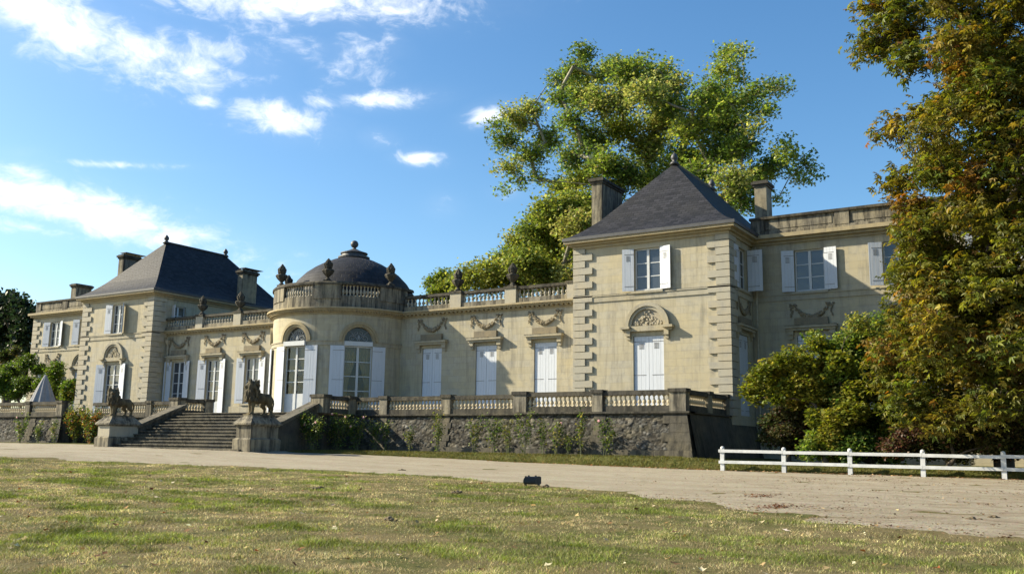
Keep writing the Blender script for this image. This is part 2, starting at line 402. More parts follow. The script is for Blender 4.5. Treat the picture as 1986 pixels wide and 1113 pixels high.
drive = grid_object('gravel_drive', X, Y, Z, GRAVEL); drive['kind'] = 'structure'
# grass verge at the foot of the wall, a little bank above the drive
VX = [-33.3, -32, -30, -28, -24, -22.5, -18, -14, -12.5, 14]
VY = [32.6, 33.7, 34.9, 35.5, 35.5, 35.3, 34.9, 34.8, 34.75, 34.72]
def verge_front(x): return np.interp(x, VX, VY)
def verge_top(x): return np.interp(x, [-33.3, -14.2, -11.5, 14], [.05, .05, -.14, -.17])
def bank(x, y):
    f = verge_front(x); z0 = T(x, f)-.03; s = np.clip((y-f)/.45, 0, 1)
    return z0+(verge_top(x)-z0)*(1-(1-s)**2)
gx = np.arange(-33.2, 14, .12); off = np.concatenate([np.linspace(-.05, .6, 10), np.linspace(.8, 11.5, 24)])
X = np.repeat(gx[:, None], len(off), 1); Y = verge_front(gx)[:, None]+off[None, :]+((vnoise(gx*4, gx*0, 5)-.5)*.16)[:, None]*(off[None, :] < .5)
Z = bank(X, Y)+(vnoise(X*5, Y*5, 13)-.5)*.05
v = grid_object('grass_verge', X, Y, Z, VERGE); v['kind'] = 'structure'
gx = np.arange(-95, -45.6, .25); off = np.linspace(-.1, 3.6, 14)
X = np.repeat(gx[:, None], len(off), 1); Y = 34.7+off[None, :]+0*X
Z = T(X, Y)+.07*np.clip((Y-34.6)/.4, 0, 1)+(vnoise(X*4, Y*4, 14)-.5)*.05
v = grid_object('grass_verge', X, Y, Z, VERGE); v['kind'] = 'structure'

# ------------------------------------------------------------------ the chateau
chateau = thing('chateau', (-39.17, 44, 2.0), 'pale limestone chateau with slate roofed corner pavilions and a domed rotunda at its middle', 'chateau')
FLOOR = 2.0
YP, YM, YO = 42.0, 43.3, 45.6            # front planes: pavilions, middle wings, outer wings
PAV = ((-64.2, -56.08), (-22.28, -14.1))
RC = (-39.17, 43.5); RR = 4.47           # rotunda centre and radius

def wall_strip(mb, P, us, ops, z0, z1, depth=.28, uvo=0):
    """a wall sheet with openings; ops = dicts u0 u1 z0 z1 (+ r, zs for an arched head)"""
    cuts = set(us)
    for o in ops:
        cuts |= {o['u0'], o['u1']}
        if 'r' in o:
            for k in range(1, 16): cuts.add(o['u0']+(o['u1']-o['u0'])*(.5-.5*math.cos(math.pi*k/16)))
    cuts = sorted(cuts)
    def top(o, u):
        if 'r' not in o: return o['z1']
        q = o['r']**2-(u-(o['u0']+o['u1'])/2)**2
        return o['zs']+math.sqrt(max(q, 0))
    for a, b in zip(cuts[:-1], cuts[1:]):
        if b-a < 1e-6: continue
        m = (a+b)/2; col = sorted([o for o in ops if o['u0'] <= m <= o['u1']], key=lambda o: o['z0'])
        la, lb = z0, z0
        def face(la, lb, ta, tb):
            mb.quad([P(a, la, 0), P(b, lb, 0), P(b, tb, 0), P(a, ta, 0)], [(a+uvo, la), (b+uvo, lb), (b+uvo, tb), (a+uvo, ta)])
        for o in col:
            if o['z0'] > z0+1e-6:
                face(la, lb, o['z0'], o['z0'])
                mb.quad([P(a, o['z0'], 0), P(a, o['z0'], depth), P(b, o['z0'], depth), P(b, o['z0'], 0)])
            la, lb = top(o, a), top(o, b)
            mb.quad([P(a, la, 0), P(b, lb, 0), P(b, lb, depth), P(a, la, depth)])
        face(la, lb, z1, z1)
    for o in ops:
        for u in (o['u0'], o['u1']):
            t = max(top(o, u), o['z0']+.01)
            mb.quad([P(u, o['z0'], 0), P(u, o['z0'], depth), P(u, t, depth), P(u, t, 0)], [(0, o['z0']), (depth, o['z0']), (depth, t), (0, t)])

def shutter(parent, fr, u, width, z0, z1, ang, side, d=0.02, slits=True):
    """one leaf hinged at u; side=-1 is the left leaf; ang from closed (0) to flat on the wall (180)"""
    a = R(ang); du, dd = math.cos(a)*(-side), math.sin(a)
    pu, pd = -dd*(-side), math.cos(a)          # thickness direction, outwards when closed
    f = lambda s, t, z: fr(u+s*du+t*pu, d+s*dd+t*pd, z)
    mb = MB()
    def bx(s0, s1, t0, t1, za, zb):
        q = [(s0, t0), (s1, t0), (s1, t1), (s0, t1)]
        mb.hexa([f(s, t, za) for s, t in q], [f(s, t, zb) for s, t in q])
    n = 4; w = width/n
    for k in range(n): bx(k*w+.003, (k+1)*w-.003, 0, .038+.003*(k % 2), z0, z1)
    nb = len(mb.f); hb = mb
    def bx2(s0, s1, t0, t1, za, zb):
        q = [(s0, t0), (s1, t0), (s1, t1), (s0, t1)]
        hb.hexa([f(s, t, za) for s, t in q], [f(s, t, zb) for s, t in q])
    H = z1-z0; ta, tb = (.043, .052) if ang < 90 else (-.009, -.002)
    for zz in (z0+.22, z1-.28)+((z0+H*.5,) if H > 3 else ()):
        bx2(.0, width*.8, ta, tb, zz, zz+.025)
    if slits:
        for k in range(5): bx2(width*.34, width*.66, ta, tb, z1-.62+k*.062, z1-.59+k*.062)
    o = mb.build('shutter', SHUTTER, parent); o.data.materials.append(PIPE2)
    o.data.polygons.foreach_set('material_index', [0]*nb+[1]*(len(mb.f)-nb)); return o
PIPE2 = plain('grey_iron', (.20, .20, .21), .6, .3)

def window(fr, u0, u1, z0, z1, rows=3, angL=150, angR=165, closed=False, door=False, d=-.2, glass=None, curtain=False, name='window', panel=0, sill=True, leaf=None, slits=True, swoff=.06):
    w = u1-u0; mid = (u0+u1)/2; mb = MB()
    if closed:
        root = MB(); root.lbox(fr, u0, u1, -.16, -.12, z0, z1); root = root.build(name, TRIM, chateau)
        shutter(root, fr, u0+.01, w/2-.015, z0+.01, z1-.01, 0, -1, d=-.11); shutter(root, fr, u1-.01, w/2-.015, z0+.01, z1-.01, 0, 1, d=-.11)
        return root
    fw = .07
    mb.lbox(fr, u0, u0+fw, d, d+.07, z0, z1); mb.lbox(fr, u1-fw, u1, d, d+.07, z0, z1)
    mb.lbox(fr, u0+fw, u1-fw, d, d+.07, z1-fw, z1); mb.lbox(fr, u0+fw, u1-fw, d, d+.07, z0, z0+fw+.03)
    mb.lbox(fr, mid-.065, mid+.065, d, d+.085, z0+fw+.03, z1-fw)
    zb = z0+panel if panel else z0+fw
    if panel: mb.lbox(fr, u0+fw, mid-.065, d+.012, d+.05, z0+fw+.03, zb); mb.lbox(fr, mid+.065, u1-fw, d+.012, d+.05, z0+fw+.03, zb)
    for k in range(1, rows):
        z = zb+(z1-fw-zb)*k/rows
        mb.lbox(fr, u0+fw, mid-.065, d+.015, d+.055, z-.022, z+.022); mb.lbox(fr, mid+.065, u1-fw, d+.015, d+.055, z-.022, z+.022)
    root = mb.build(name, SASH, chateau)
    g = MB()
    for a, b in ((u0+fw, mid-.065), (mid+.065, u1-fw)): g.quad([fr(a, d+.03, zb), fr(b, d+.03, zb), fr(b, d+.03, z1-fw), fr(a, d+.03, z1-fw)])
    g.build('pane', glass or GLASS, root)
    if curtain:
        c = MB(); H = z1-z0; N = 40
        for a, b, sgn in ((u0+.02, mid-.01, 1), (mid+.01, u1-.02, -1)):
            rows_ = 10
            def pt(i, j):
                s = i/N; zz = z1-.05-(z1-.05-z0-.4)*j/rows_
                pinch = 1-.62*math.sin(min(1, j/rows_/.72)*math.pi/2)**2.2 if curtain == 'tied' else 1
                s2 = s*pinch; u = a+(b-a)*s2 if sgn > 0 else b-(b-a)*s2
                return fr(u, d-.16+.035*math.sin(s*38), zz)
            for i in range(N):
                for j in range(rows_): c.quad([pt(i, j), pt(i+1, j), pt(i+1, j+1), pt(i, j+1)])
        c.build('curtain', CURTAIN, root, True)
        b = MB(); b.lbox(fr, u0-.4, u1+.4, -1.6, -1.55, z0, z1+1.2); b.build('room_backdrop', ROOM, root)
    if angL is not None: shutter(root, fr, u0-.01, leaf or w/2, z0+.02, z1, angL, -1, d=swoff, slits=slits)
    if angR is not None: shutter(root, fr, u1+.01, leaf or w/2, z0+.02, z1, angR, 1, d=swoff, slits=slits)
    if sill and not door:
        s = MB(); s.lbox(fr, u0-.16, u1+.16, -.1, .13, z0-.12, z0-.004); s.build('sill', TRIM, root)
    return root

def hood(fr, u0, u1, z, block=True):
    mb = MB(); p = .34
    mb.lbox(fr, u0, u1, -.02, p, z+.12, z+.23); mb.lbox(fr, u0+.07, u1-.07, -.02, p-.09, z, z+.122)
    for a, b in ((u0+.1, u0+.36), (u1-.36, u1-.1)):
        mb.lbox(fr, a, b, -.02, p-.14, z-.2, z+.002); mb.lbox(fr, a+.03, b-.03, -.02, p-.24, z-.4, z-.198)
    o = mb.build('hood', TRIM, chateau)
    if block:
        b = MB(); m = (u0+u1)/2; w = (u1-u0)*.325
        b.lbox(fr, m-w, m+w, -.02, .16, z+.228, z+.62); b.build('attic_block', CARVED, o)
        c = MB(); c.lbox(fr, u0-.01, u1+.01, -.02, p+.012, z+.225, z+.25); c.build('weathered_top', OLDSTONE, o)
    return o
def arc_ring(mb, P, uc, zc, r0, r1, d, n=28, back=0.0):
    pts = []
    for k in range(n+1):
        a = math.pi*k/n; pts.append((math.cos(a), math.sin(a)))
    for k in range(n):
        (c0, s0), (c1, s1) = pts[k], pts[k+1]
        q = lambda r, c, s, dd: P(uc+r*c, zc+r*s, dd)
        mb.quad([q(r0, c0, s0, -d), q(r1, c0, s0, -d), q(r1, c1, s1, -d), q(r0, c1, s1, -d)])
        mb.quad([q(r1, c0, s0, back), q(r1, c0, s0, -d), q(r1, c1, s1, -d), q(r1, c1, s1, back)])
        mb.quad([q(r0, c0, s0, back), q(r0, c0, s0, -d), q(r0, c1, s1, -d), q(r0, c1, s1, back)])
    for c in (1, -1): mb.quad([P(uc+r0*c, zc, back), P(uc+r1*c, zc, back), P(uc+r1*c, zc, -d), P(uc+r0*c, zc, -d)])

def lunette(fr, uc, z, seed=1):
    """hood on consoles carrying a half-round relief"""
    P = lambda u, zz, d: fr(u, -d, zz)
    mb = MB(); w = 1.36; p = .30
    mb.lbox(fr, uc-w-.03, uc-.86, -.02, p+.05, z+.1, z+.22); mb.lbox(fr, uc+.86, uc+w+.03, -.02, p+.05, z+.1, z+.22)
    mb.lbox(fr, uc-.862, uc+.862, -.02, p-.14, z+.02, z+.24); mb.lbox(fr, uc-w+.05, uc+w-.05, -.02, p-.12, z-.02, z+.101)
    for s in (-1, 1):
        a, b = sorted((uc+s*.9, uc+s*1.14)); mb.lbox(fr, a, b, -.02, p-.1, z-.24, z-.018); mb.lbox(fr, a+.03, b-.03, -.02, p-.2, z-.42, z-.238)
    o = mb.build('lunette', TRIM, chateau)
    r = MB(); arc_ring(r, P, uc, z+.23, .98, 1.16, .20); arc_ring(r, P, uc, z+.23, .84, .982, .13); r.build('archivolt', TRIM, o)
    c = MB(); c.quad([fr(uc+.85*math.cos(math.pi*k/20), .015, z+.23+.85*math.sin(math.pi*k/20)) for k in range(21)])
    rn = random.Random(seed)
    for k in range(95):
        x = rn.uniform(-.72, .72); h = math.sqrt(max(.02, .66-x*x))*(.45+.55*math.exp(-(x/.3)**2)); zz = rn.uniform(.06, max(.1, h-.02))
        q = rn.uniform(.025, .075); c.ball(fr(uc+x, .035+.03*rn.random(), z+.23+zz), q, 1, .7, rn.uniform(.7, 1.7), 6, 4, Matrix.Rotation(rn.uniform(-1, 1), 3, 'Y'))
    c.build('tympanum_relief', PALECARVE, o)
    return o
def garland_mesh():
    mb = MB(); rn = random.Random(4)
    for k in range(34):
        s = -1+2*k/33; z = -.16-.50*(1-s*s); r = .042+.052*(1-s*s)
        for j in range(3): mb.ball((s*.76+rn.uniform(-.03, .03), -.06+rn.uniform(-.03, .01), z+rn.uniform(-.07, .07)), r*rn.uniform(.6, 1.0), seg=6, rings=4)
    for s in (-1, 1):
        for k in range(9): mb.ball((s*(.88+rn.uniform(-.17, .17)), -.05, -.06+rn.uniform(-.09, .09)), rn.uniform(.035, .06), 1.3, .7, .8, 6, 4)
        for k in range(10): mb.ball((s*(.96+.03*math.sin(k))+rn.uniform(-.04, .04), -.05, -.12-.052*k), rn.uniform(.03, .052), .8, .7, 1.2, 6, 4)
    me = mb.mesh('garland'); me.materials.append(CARVED); return me
GARL = garland_mesh()
def garland(fr, u, z, rot=0):
    o = bpy.data.objects.new('garland', GARL); COL.objects.link(o); o.location = fr(u, 0, z); o.rotation_euler.z = rot; adopt(o, chateau); return o
def urn_mesh():
    mb = MB(); rn = random.Random(2)
    mb.box(-.19, .19, -.19, .19, 0, .07)
    mb.lathe([(.001, .07), (.17, .07), (.15, .12), (.07, .2), (.10, .24), (.26, .40), (.34, .54), (.31, .62), (.20, .64), (.13, .70), (.12, .74)], seg=14, radial=lambda a, z: 1+(.07*math.cos(7*a) if .3 < z < .6 else 0))
    for zc, r, q in ((.78, .15, .10), (.88, .17, .10), (.98, .11, .085), (1.06, .06, .07), (1.14, .0, .075)):
        n = 7 if r else 1
        for k in range(n):
            a = 2*math.pi*(k+rn.random()*.4)/n; mb.ball((r*math.cos(a), r*math.sin(a), zc+rn.uniform(-.02, .02)), q, 1, 1, 1.2, 6, 4)
    for q in range(len(mb.v)): mb.v[q] = (mb.v[q][0]*1.05, mb.v[q][1]*1.05, mb.v[q][2]*1.12)
    me = mb.mesh('urn'); me.materials.append(DARKSTONE); return me
URN = urn_mesh()
def urn(x, y, z):
    o = bpy.data.objects.new('urn', URN); COL.objects.link(o); o.location = (x, y, z); adopt(o, chateau)
    o.rotation_euler.z = x; return o
def baluster_mesh(h, mat, fat=1.0):
    mb = MB(); k = h/.45
    mb.box(-.055*fat, .055*fat, -.055*fat, .055*fat, 0, .04*k)
    mb.lathe([(.045*fat, .04*k), (.03*fat, .06*k), (.062*fat, .12*k), (.078*fat, .17*k), (.06*fat, .235*k), (.034*fat, .30*k), (.028*fat, .36*k), (.045*fat, .385*k), (.03*fat, .40*k), (.05*fat, .42*k)], seg=9)
    mb.box(-.055*fat, .055*fat, -.055*fat, .055*fat, .42*k, .45*k)
    me = mb.mesh('baluster'); me.polygons.foreach_set('use_smooth', [len(p.vertices) == 4 and abs(p.normal.z) < .95 for p in me.polygons]); me.materials.append(mat); return me
BAL_ROOF = baluster_mesh(.47, GREYBAL, 1.2); BAL_TERR = baluster_mesh(.47, PALEBAL, 1.2)
def baluster(x, y, z, me, parent):
    o = bpy.data.objects.new('baluster', me); COL.objects.link(o); o.location = (x, y, z); adopt(o, parent); return o

# --- pavilions
def quoins(xs, y, z0, z1, side_dir, name='quoins', step=.362, endz=None):
    """alternating corner blocks; xs = corner x, side_dir=+1 when the block runs to the right"""
    mb = MB(); z = z0; k = 0
    while z < z1-.05:
        w, w2 = (1.02, .62) if k % 2 == 0 else (.6, 1.0)
        t = min(z+step-.032, z1)
        a, b = (xs-.085, xs+w) if side_dir > 0 else (xs-w, xs+.085)
        mb.box(a, b, y-.085, y+w2, z, t)
        z += step; k += 1
    return mb.build(name, QUOIN, chateau)
for pi, (x0, x1) in enumerate(PAV):
    xc = (x0+x1)/2
    fr = front(0, YP); P = lambda u, z, d: (u, YP+d, z)
    if pi == 1: win = (-18.93, -17.55); dr = (-19.03, -17.42); uc = -18.23
    else: win = (-60.72, -59.42); dr = (-61.0, -59.28); uc = -60.1
    ops = [dict(u0=win[0], u1=win[1], z0=8.10, z1=10.25), dict(u0=dr[0], u1=dr[1], z0=FLOOR, z1=5.86)]
    mb = MB(); wall_strip(mb, P, [x0, x1], ops, 1.4, 10.75)
    PE = lambda u, z, d: (x1-d, u, z)
    if pi == 1: eops = [dict(u0=43.42, u1=44.72, z0=8.12, z1=10.2), dict(u0=43.3, u1=44.8, z0=FLOOR, z1=5.9)]
    else: eops = [dict(u0=43.55, u1=44.75, z0=8.12, z1=10.1)]
    wall_strip(mb, PE, [YP, 55.3], eops, -.6, 10.75)
    wall_strip(mb, lambda u, z, d: (x0+d, u, z), [YP, 55.3], [], 1.4, 10.75)
    wall_strip(mb, lambda u, z, d: (u, 55.3-d, z), [x0, x1], [], 1.4, 10.75)
    mb.build('pavilion_wall', LIMESTONE, chateau)
    er = east(x1, 0)
    if pi == 1:
        window(fr, win[0], win[1], 8.10, 10.25, 3, 168, 167, leaf=.60)
        window(fr, dr[0], dr[1], FLOOR, 5.86, closed=True, name='door')
        window(er, 43.42, 44.72, 8.12, 10.2, 3, 178, 92, leaf=.74)
        window(er, 43.3, 44.8, FLOOR, 5.9, closed=True, name='door')
        hood(er, 42.75, 45.3, 6.1); garland(er, 44.05, 7.62, R(90))
    else:
        window(fr, win[0], win[1], 8.10, 10.25, 3, 170, 140, leaf=.62)
        window(fr, dr[0], dr[1], FLOOR, 5.86, 4, 166, 168, door=True, panel=1.0, leaf=.80, name='door')
        window(er, 43.55, 44.75, 8.12, 10.1, 3, 110, None, leaf=.6)
    lunette(fr, uc, 6.1, 3+pi)
    quoins(x0, YP, 1.95, 10.52, 1); quoins(x1, YP, 1.95 if pi == 0 else 1.95, 10.52, -1)
    mb = MB()
    for a, b, c, z0, z1 in ((.05, .05, 0, 7.70, 8.0), (.085, .085, 0, 7.97, 8.03)):
        mb.box(x0-a, x1+b, YP-a, 55.2, z0, z1)
    so = mb.build('string_course', TRIM, chateau)
    mb = MB(); mb.box(x0-.088, x1+.088, YP-.088, 55.2, 8.031, 8.045); mb.build('weathered_top', DARKSTONE, so)
    mb = MB()
    mb.box(x0-.10, x1+.10, YP-.10, 55.4, 10.53, 10.68); mb.box(x0-.24, x1+.24, YP-.24, 55.54, 10.681, 10.80); mb.box(x0-.46, x1+.46, YP-.46, 55.76, 10.801, 10.93)
    co = mb.build('cornice', WARMTRIM, chateau)
    mb = MB(); mb.box(x0-.52, x1+.52, YP-.52, 55.8, 10.931, 11.09); mb.build('gutter', LEAD, co)
    # hipped slate roof, flared at the eaves, ridge running back
    ex0, ex1, ey0, ey1 = x0-.44, x1+.44, YP-.44, 55.72; hx = (ex1-ex0)/2; hy = 45.7-ey0; zb, zr = 11.092, 15.62
    prof = [(0, 0), (.07, .038), (.14, .085), (.22, .15), (.32, .243), (1, 1)]
    rf = MB()
    def ring(s, h): return [(ex0+hx*s, ey0+hy*s, zb+(zr-zb)*h), (ex1-hx*s, ey0+hy*s, zb+(zr-zb)*h), (ex1-hx*s, ey1-hy*s, zb+(zr-zb)*h), (ex0+hx*s, ey1-hy*s, zb+(zr-zb)*h)]
    sl = 0
    for (s0, h0), (s1, h1) in zip(prof[:-1], prof[1:]):
        A, B = ring(s0, h0), ring(s1, h1); ds = math.hypot((s1-s0)*hx, (h1-h0)*(zr-zb))
        for k in range(4):
            a, b, c, d = A[k], A[(k+1) % 4], B[(k+1) % 4], B[k]
            ax = 0 if k % 2 == 0 else 1
            rf.quad([a, b, c, d], [(a[ax], sl), (b[ax], sl), (c[ax], sl+ds), (d[ax], sl+ds)])
        sl += ds
    roof = rf.build('roof', SLATE, chateau)
    ld = MB()
    ld.tube([(xc, ey0+hy, zr+.02), (xc, ey1-hy, zr+.02)], .08, 6)
    ld.build('lead_ridge', LEAD, roof)
    for yy in (45.7, 51.55):
        fb = MB(); fb.lathe([(.001, 0), (.28, .0), (.2, .14), (.1, .2), (.17, .3), (.2, .42), (.14, .55), (.05, .66), (.001, .72)], (xc, yy, zr-.08), 12)
        fb.build('finial', LEAD, roof, True)
def chimney(x0, x1, y0, y1, z0, z1, cap=None):
    mb = MB(); mb.box(x0, x1, y0, y1, z0, z1-.32); mb.box(x0-.04, x1+.04, y0-.04, y1+.04, z0, z0+.25)
    o = mb.build('chimney', OLDSTONE, chateau)
    c = MB(); c.box(x0-.07, x1+.07, y0-.07, y1+.07, z1-.319, z1-.2); c.box(x0-.14, x1+.14, y0-.14, y1+.14, z1-.199, z1-.06); c.box(x0-.06, x1+.06, y0-.06, y1+.06, z1-.059, z1)
    c.build('chimney_cap', DARKSTONE, o)
    if cap:
        q = MB(); q.box(x0-.05, x1+.12, y0+.1, y1+.5, z1+.16, z1+.19)
        for xx in (x0+.06, x1-.06):
            for yy in (y0+.2, y1-.1): q.box(xx-.02, xx+.02, yy-.02, yy+.02, z1, z1+.162)
        q.build('chimney_lid', IRON, o)
chimney(-22.34, -21.72, 44.0, 46.6, 10.9, 14.92); chimney(-14.75, -14.1, 48.6, 49.6, 10.9, 14.85)
chimney(-64.6, -64.0, 44.8, 46.3, 10.9, 14.9, True); chimney(-56.5, -55.95, 49.8, 51.3, 8.0, 13.8, True)
chimney(-75.9, -75.2, 48.2, 49.7, 10.9, 14.0)

# --- middle wings
def cornice_mid(x0, x1):
    mb = MB(); fr = front(0, YM)
    mb.lbox(fr, x0, x1, -.3, .05, 7.80, 7.88); mb.lbox(fr, x0, x1, -.3, .10, 7.881, 7.915); mb.lbox(fr, x0, x1, -.3, .30, 7.995, 8.09); mb.lbox(fr, x0, x1, -.3, .40, 8.091, 8.19)
    n = int((x1-x0)/.30)
    for k in range(n): u = x0+.1+k*.30; mb.lbox(fr, u, u+.17, -.05, .22, 7.916, 7.994)
    return mb.build('cornice', WARMTRIM, chateau)
def roof_balustrade(bays, piers, y, z0=8.19, ztop=9.12, me=BAL_ROOF):
    fr = front(0, y); a, b = bays[0][0], bays[-1][1]
    mb = MB(); lo = min([a]+[p[0] for p in piers]); hi = max([b]+[p[1] for p in piers])
    for p, q in bays: mb.lbox(fr, p, q, -.17, .17, z0+.001, z0+.27)
    o = mb.build('balustrade', OLDSTONE, chateau)
    for p, q in bays:
        r = MB(); r.lbox(fr, p, q, -.2, .2, ztop-.17, ztop-.06); r.lbox(fr, p, q, -.15, .15, ztop-.059, ztop); r.build('rail', DARKSTONE, o)
        n = max(2, round((q-p)/.275))
        for k in range(n): baluster(p+(q-p)*(k+.5)/n, y, z0+.27, me, o)
    for p, q in piers:
        r = MB(); r.lbox(fr, p, q, -.24, .24, z0+.001, ztop-.1); r.build('pier', QUOIN, o)
        c = MB(); c.lbox(fr, p-.05, q+.05, -.29, .29, ztop-.099, ztop+.03); c.build('pier_cap', DARKSTONE, o)
    return o
MID_R = (-32.37, -28.60, -24.78); MID_L = (-54.62, -50.97, -47.2)
# right middle wing: three closed windows
P = lambda u, z, d: (u, YM+d, z); fr = front(0, YM)
mb = MB(); wall_strip(mb, P, [-38, -22.2], [dict(u0=c-.7, u1=c+.7, z0=FLOOR, z1=5.97) for c in MID_R], 1.4, 7.9); mb.build('wing_wall', LIMESTONE, chateau)
for c in MID_R:
    window(fr, c-.7, c+.7, FLOOR, 5.97, closed=True, name='door'); hood(fr, c-1.15, c+1.15, 6.15); garland(fr, c-.02, 7.66)
cornice_mid(-35.3, -22.3)
roof_balustrade([(-34.3, -30.95), (-30.2, -27.22), (-26.5, -23.3)], [(-30.95, -30.2), (-27.22, -26.5), (-23.3, -22.3)], YM-.08)
urn(-30.57, YM-.08, 9.15); urn(-26.86, YM-.08, 9.15)
# left middle wing: open windows and one door
mb = MB(); ops = [dict(u0=MID_L[0]-.66, u1=MID_L[0]+.66, z0=2.95, z1=5.97), dict(u0=MID_L[1]-.68, u1=MID_L[1]+.68, z0=FLOOR, z1=5.97), dict(u0=MID_L[2]-.66, u1=MID_L[2]+.66, z0=2.95, z1=5.97)]
wall_strip(mb, P, [-56.2, -40], ops, 1.4, 7.9); mb.build('wing_wall', LIMESTONE, chateau)
for a, b in ((-56.05, MID_L[1]-.68), (MID_L[1]+.68, -44.5)): mb = MB(); mb.lbox(fr, a, b, -.02, .05, 1.5, 2.78); mb.build('plinth', TRIM, chateau)
window(fr, MID_L[0]-.66, MID_L[0]+.66, 2.95, 5.97, 4, 170, 172, leaf=.64)
window(fr, MID_L[1]-.68, MID_L[1]+.68, FLOOR, 5.97, 4, 168, 166, door=True, panel=1.15, leaf=.70, name='door')
window(fr, MID_L[2]-.66, MID_L[2]+.66, 2.95, 5.97, 4, 170, 173, leaf=.66)
for c in MID_L: hood(fr, c-1.12, c+1.12, 6.15); garland(fr, c-.02, 7.66)
cornice_mid(-56.08, -43.1)
roof_balustrade([(-56.0, -52.75), (-52.05, -48.95), (-48.25, -44.1)], [(-52.75, -52.05), (-48.95, -48.25)], YM-.08)
urn(-52.4, YM-.08, 9.15); urn(-48.6, YM-.08, 9.15)
# low slate roof over the middle block behind the balustrades
mb = MB(); a = [(-55.9, 45.4, 8.3), (-22.4, 45.4, 8.3), (-22.4, 54.5, 8.3), (-55.9, 54.5, 8.3)]
r0, r1 = (-45.0, 49.9, 9.75), (-33.2, 49.9, 9.75)
mb.quad([a[0], a[1], r1, r0], [(0, 0), (33, 0), (22, 4), (11, 4)]); mb.quad([a[1], a[2], r1], [(0, 0), (9, 0), (4, 8)]); mb.quad([a[2], a[3], r0, r1], [(0, 0), (33, 0), (22, 4), (11, 4)]); mb.quad([a[3], a[0], r0], [(0, 0), (9, 0), (4, 8)])
mb.build('roof', SLATE, chateau)
mb = MB(); mb.quad([(-56, 43.5, 8.18), (-22.3, 43.5, 8.18), (-22.3, 55, 8.18), (-56, 55, 8.18)]); wall_strip(mb, lambda u, z, d: (u, 54.6-d, z), [-56, -22.3], [], 1.4, 8.2); mb.build('roof_deck', LEAD, chateau)

# --- outer wings
def outer_wing(x0, x1, centers, lower, arch):
    fr = front(0, YO); P = lambda u, z, d: (u, YO+d, z)
    ops = [dict(u0=c-.72, u1=c+.72, z0=8.08, z1=10.16) for c in centers]+[dict(u0=lower-.72, u1=lower+.72, z0=2.6, z1=5.95), dict(u0=arch-.8, u1=arch+.8, z0=FLOOR, z1=5.86)]
    mb = MB(); wall_strip(mb, P, [x0, x1], ops, -.7, 10.75)
    for xx in (x0, x1): wall_strip(mb, lambda u, z, d: (xx, u, z), [YO, 54], [], -.7, 10.75)
    mb.quad([(x0, 54, -.7), (x1, 54, -.7), (x1, 54, 11.1), (x0, 54, 11.1)]); mb.quad([(x0, YO, 11.1), (x1, YO, 11.1), (x1, 54, 11.1), (x0, 54, 11.1)])
    mb.build('wing_wall', LIMESTONE, chateau)
    mb = MB(); mb.lbox(fr, x0, x1, -.02, .05, 7.68, 7.98); mb.lbox(fr, x0, x1, -.02, .085, 7.95, 8.01); mb.build('string_course', TRIM, chateau)
    mb = MB(); mb.lbox(fr, x0, x1, -.02, .06, 1.6, 2.05); mb.build('plinth', TRIM, chateau)
    mb = MB(); mb.lbox(fr, x0-.02, x1+.02, -.3, .10, 10.55, 10.69); mb.lbox(fr, x0-.3, x1+.3, -.3, .26, 10.691, 10.83); mb.lbox(fr, x0-.42, x1+.42, -.3, .44, 10.831, 11.02); mb.build('cornice', WARMTRIM, chateau)
    ff = front(0, YO+.12); mb = MB(); mb.lbox(ff, x0, x1, -.3, .12, 11.021, 11.25); mb.lbox(ff, x0+.03, x1-.03, -.28, .05, 11.251, 11.90)
    n = max(1, round((x1-x0)/4.1)); w = (x1-x0)/n
    for k in range(n+1):
        c = min(max(x0+k*w, x0+.36), x1-.36); mb.lbox(ff, c-.34, c+.34, -.3, .14, 11.251, 11.90)
    for k in range(n):
        a, b = x0+k*w+.34+.15, x0+(k+1)*w-.34-.15; mb.lbox(ff, a, b, -.02, .075, 11.38, 11.78)
    o = mb.build('parapet', OLDSTONE, chateau)
    mb = MB(); mb.lbox(ff, x0-.05, x1+.05, -.36, .19, 11.901, 12.03); mb.build('coping', DARKSTONE, o)
    return fr
fr = outer_wing(-14.1, -.6, (-11.23, -7.1, -2.95), -11.23, -7.1)
window(fr, -11.95, -10.51, 8.08, 10.16, 3, 168, 172, leaf=.6); window(fr, -7.82, -6.38, 8.08, 10.16, 3, 165, 168, leaf=.6); window(fr, -3.67, -2.23, 8.08, 10.16, 3, 168, 168, leaf=.6)
window(fr, -11.95, -10.51, 2.6, 5.95, closed=True); hood(fr, -12.45, -10.0, 6.15); garland(fr, -11.2, 7.45)
window(fr, -7.9, -6.3, FLOOR, 5.86, closed=True, name='door'); lunette(fr, -7.1, 6.1, 9)
fr = outer_wing(-76.6, -64.2, (-73.5, -69.4), -73.5, -69.5)
window(fr, -74.22, -72.78, 8.08, 10.16, 3, 166, 160, leaf=.66); window(fr, -70.12, -68.68, 8.08, 10.16, 3, 166, 160, leaf=.66)
window(fr, -74.22, -72.78, 2.6, 5.95, 3, 160, 160); hood(fr, -74.65, -72.35, 6.15); garland(fr, -73.5, 7.45)
window(fr, -70.3, -68.7, FLOOR, 5.86, closed=True, name='door'); lunette(fr, -69.5, 6.1, 11)
quoins(-76.6, YO, 1.95, 10.5, 1)

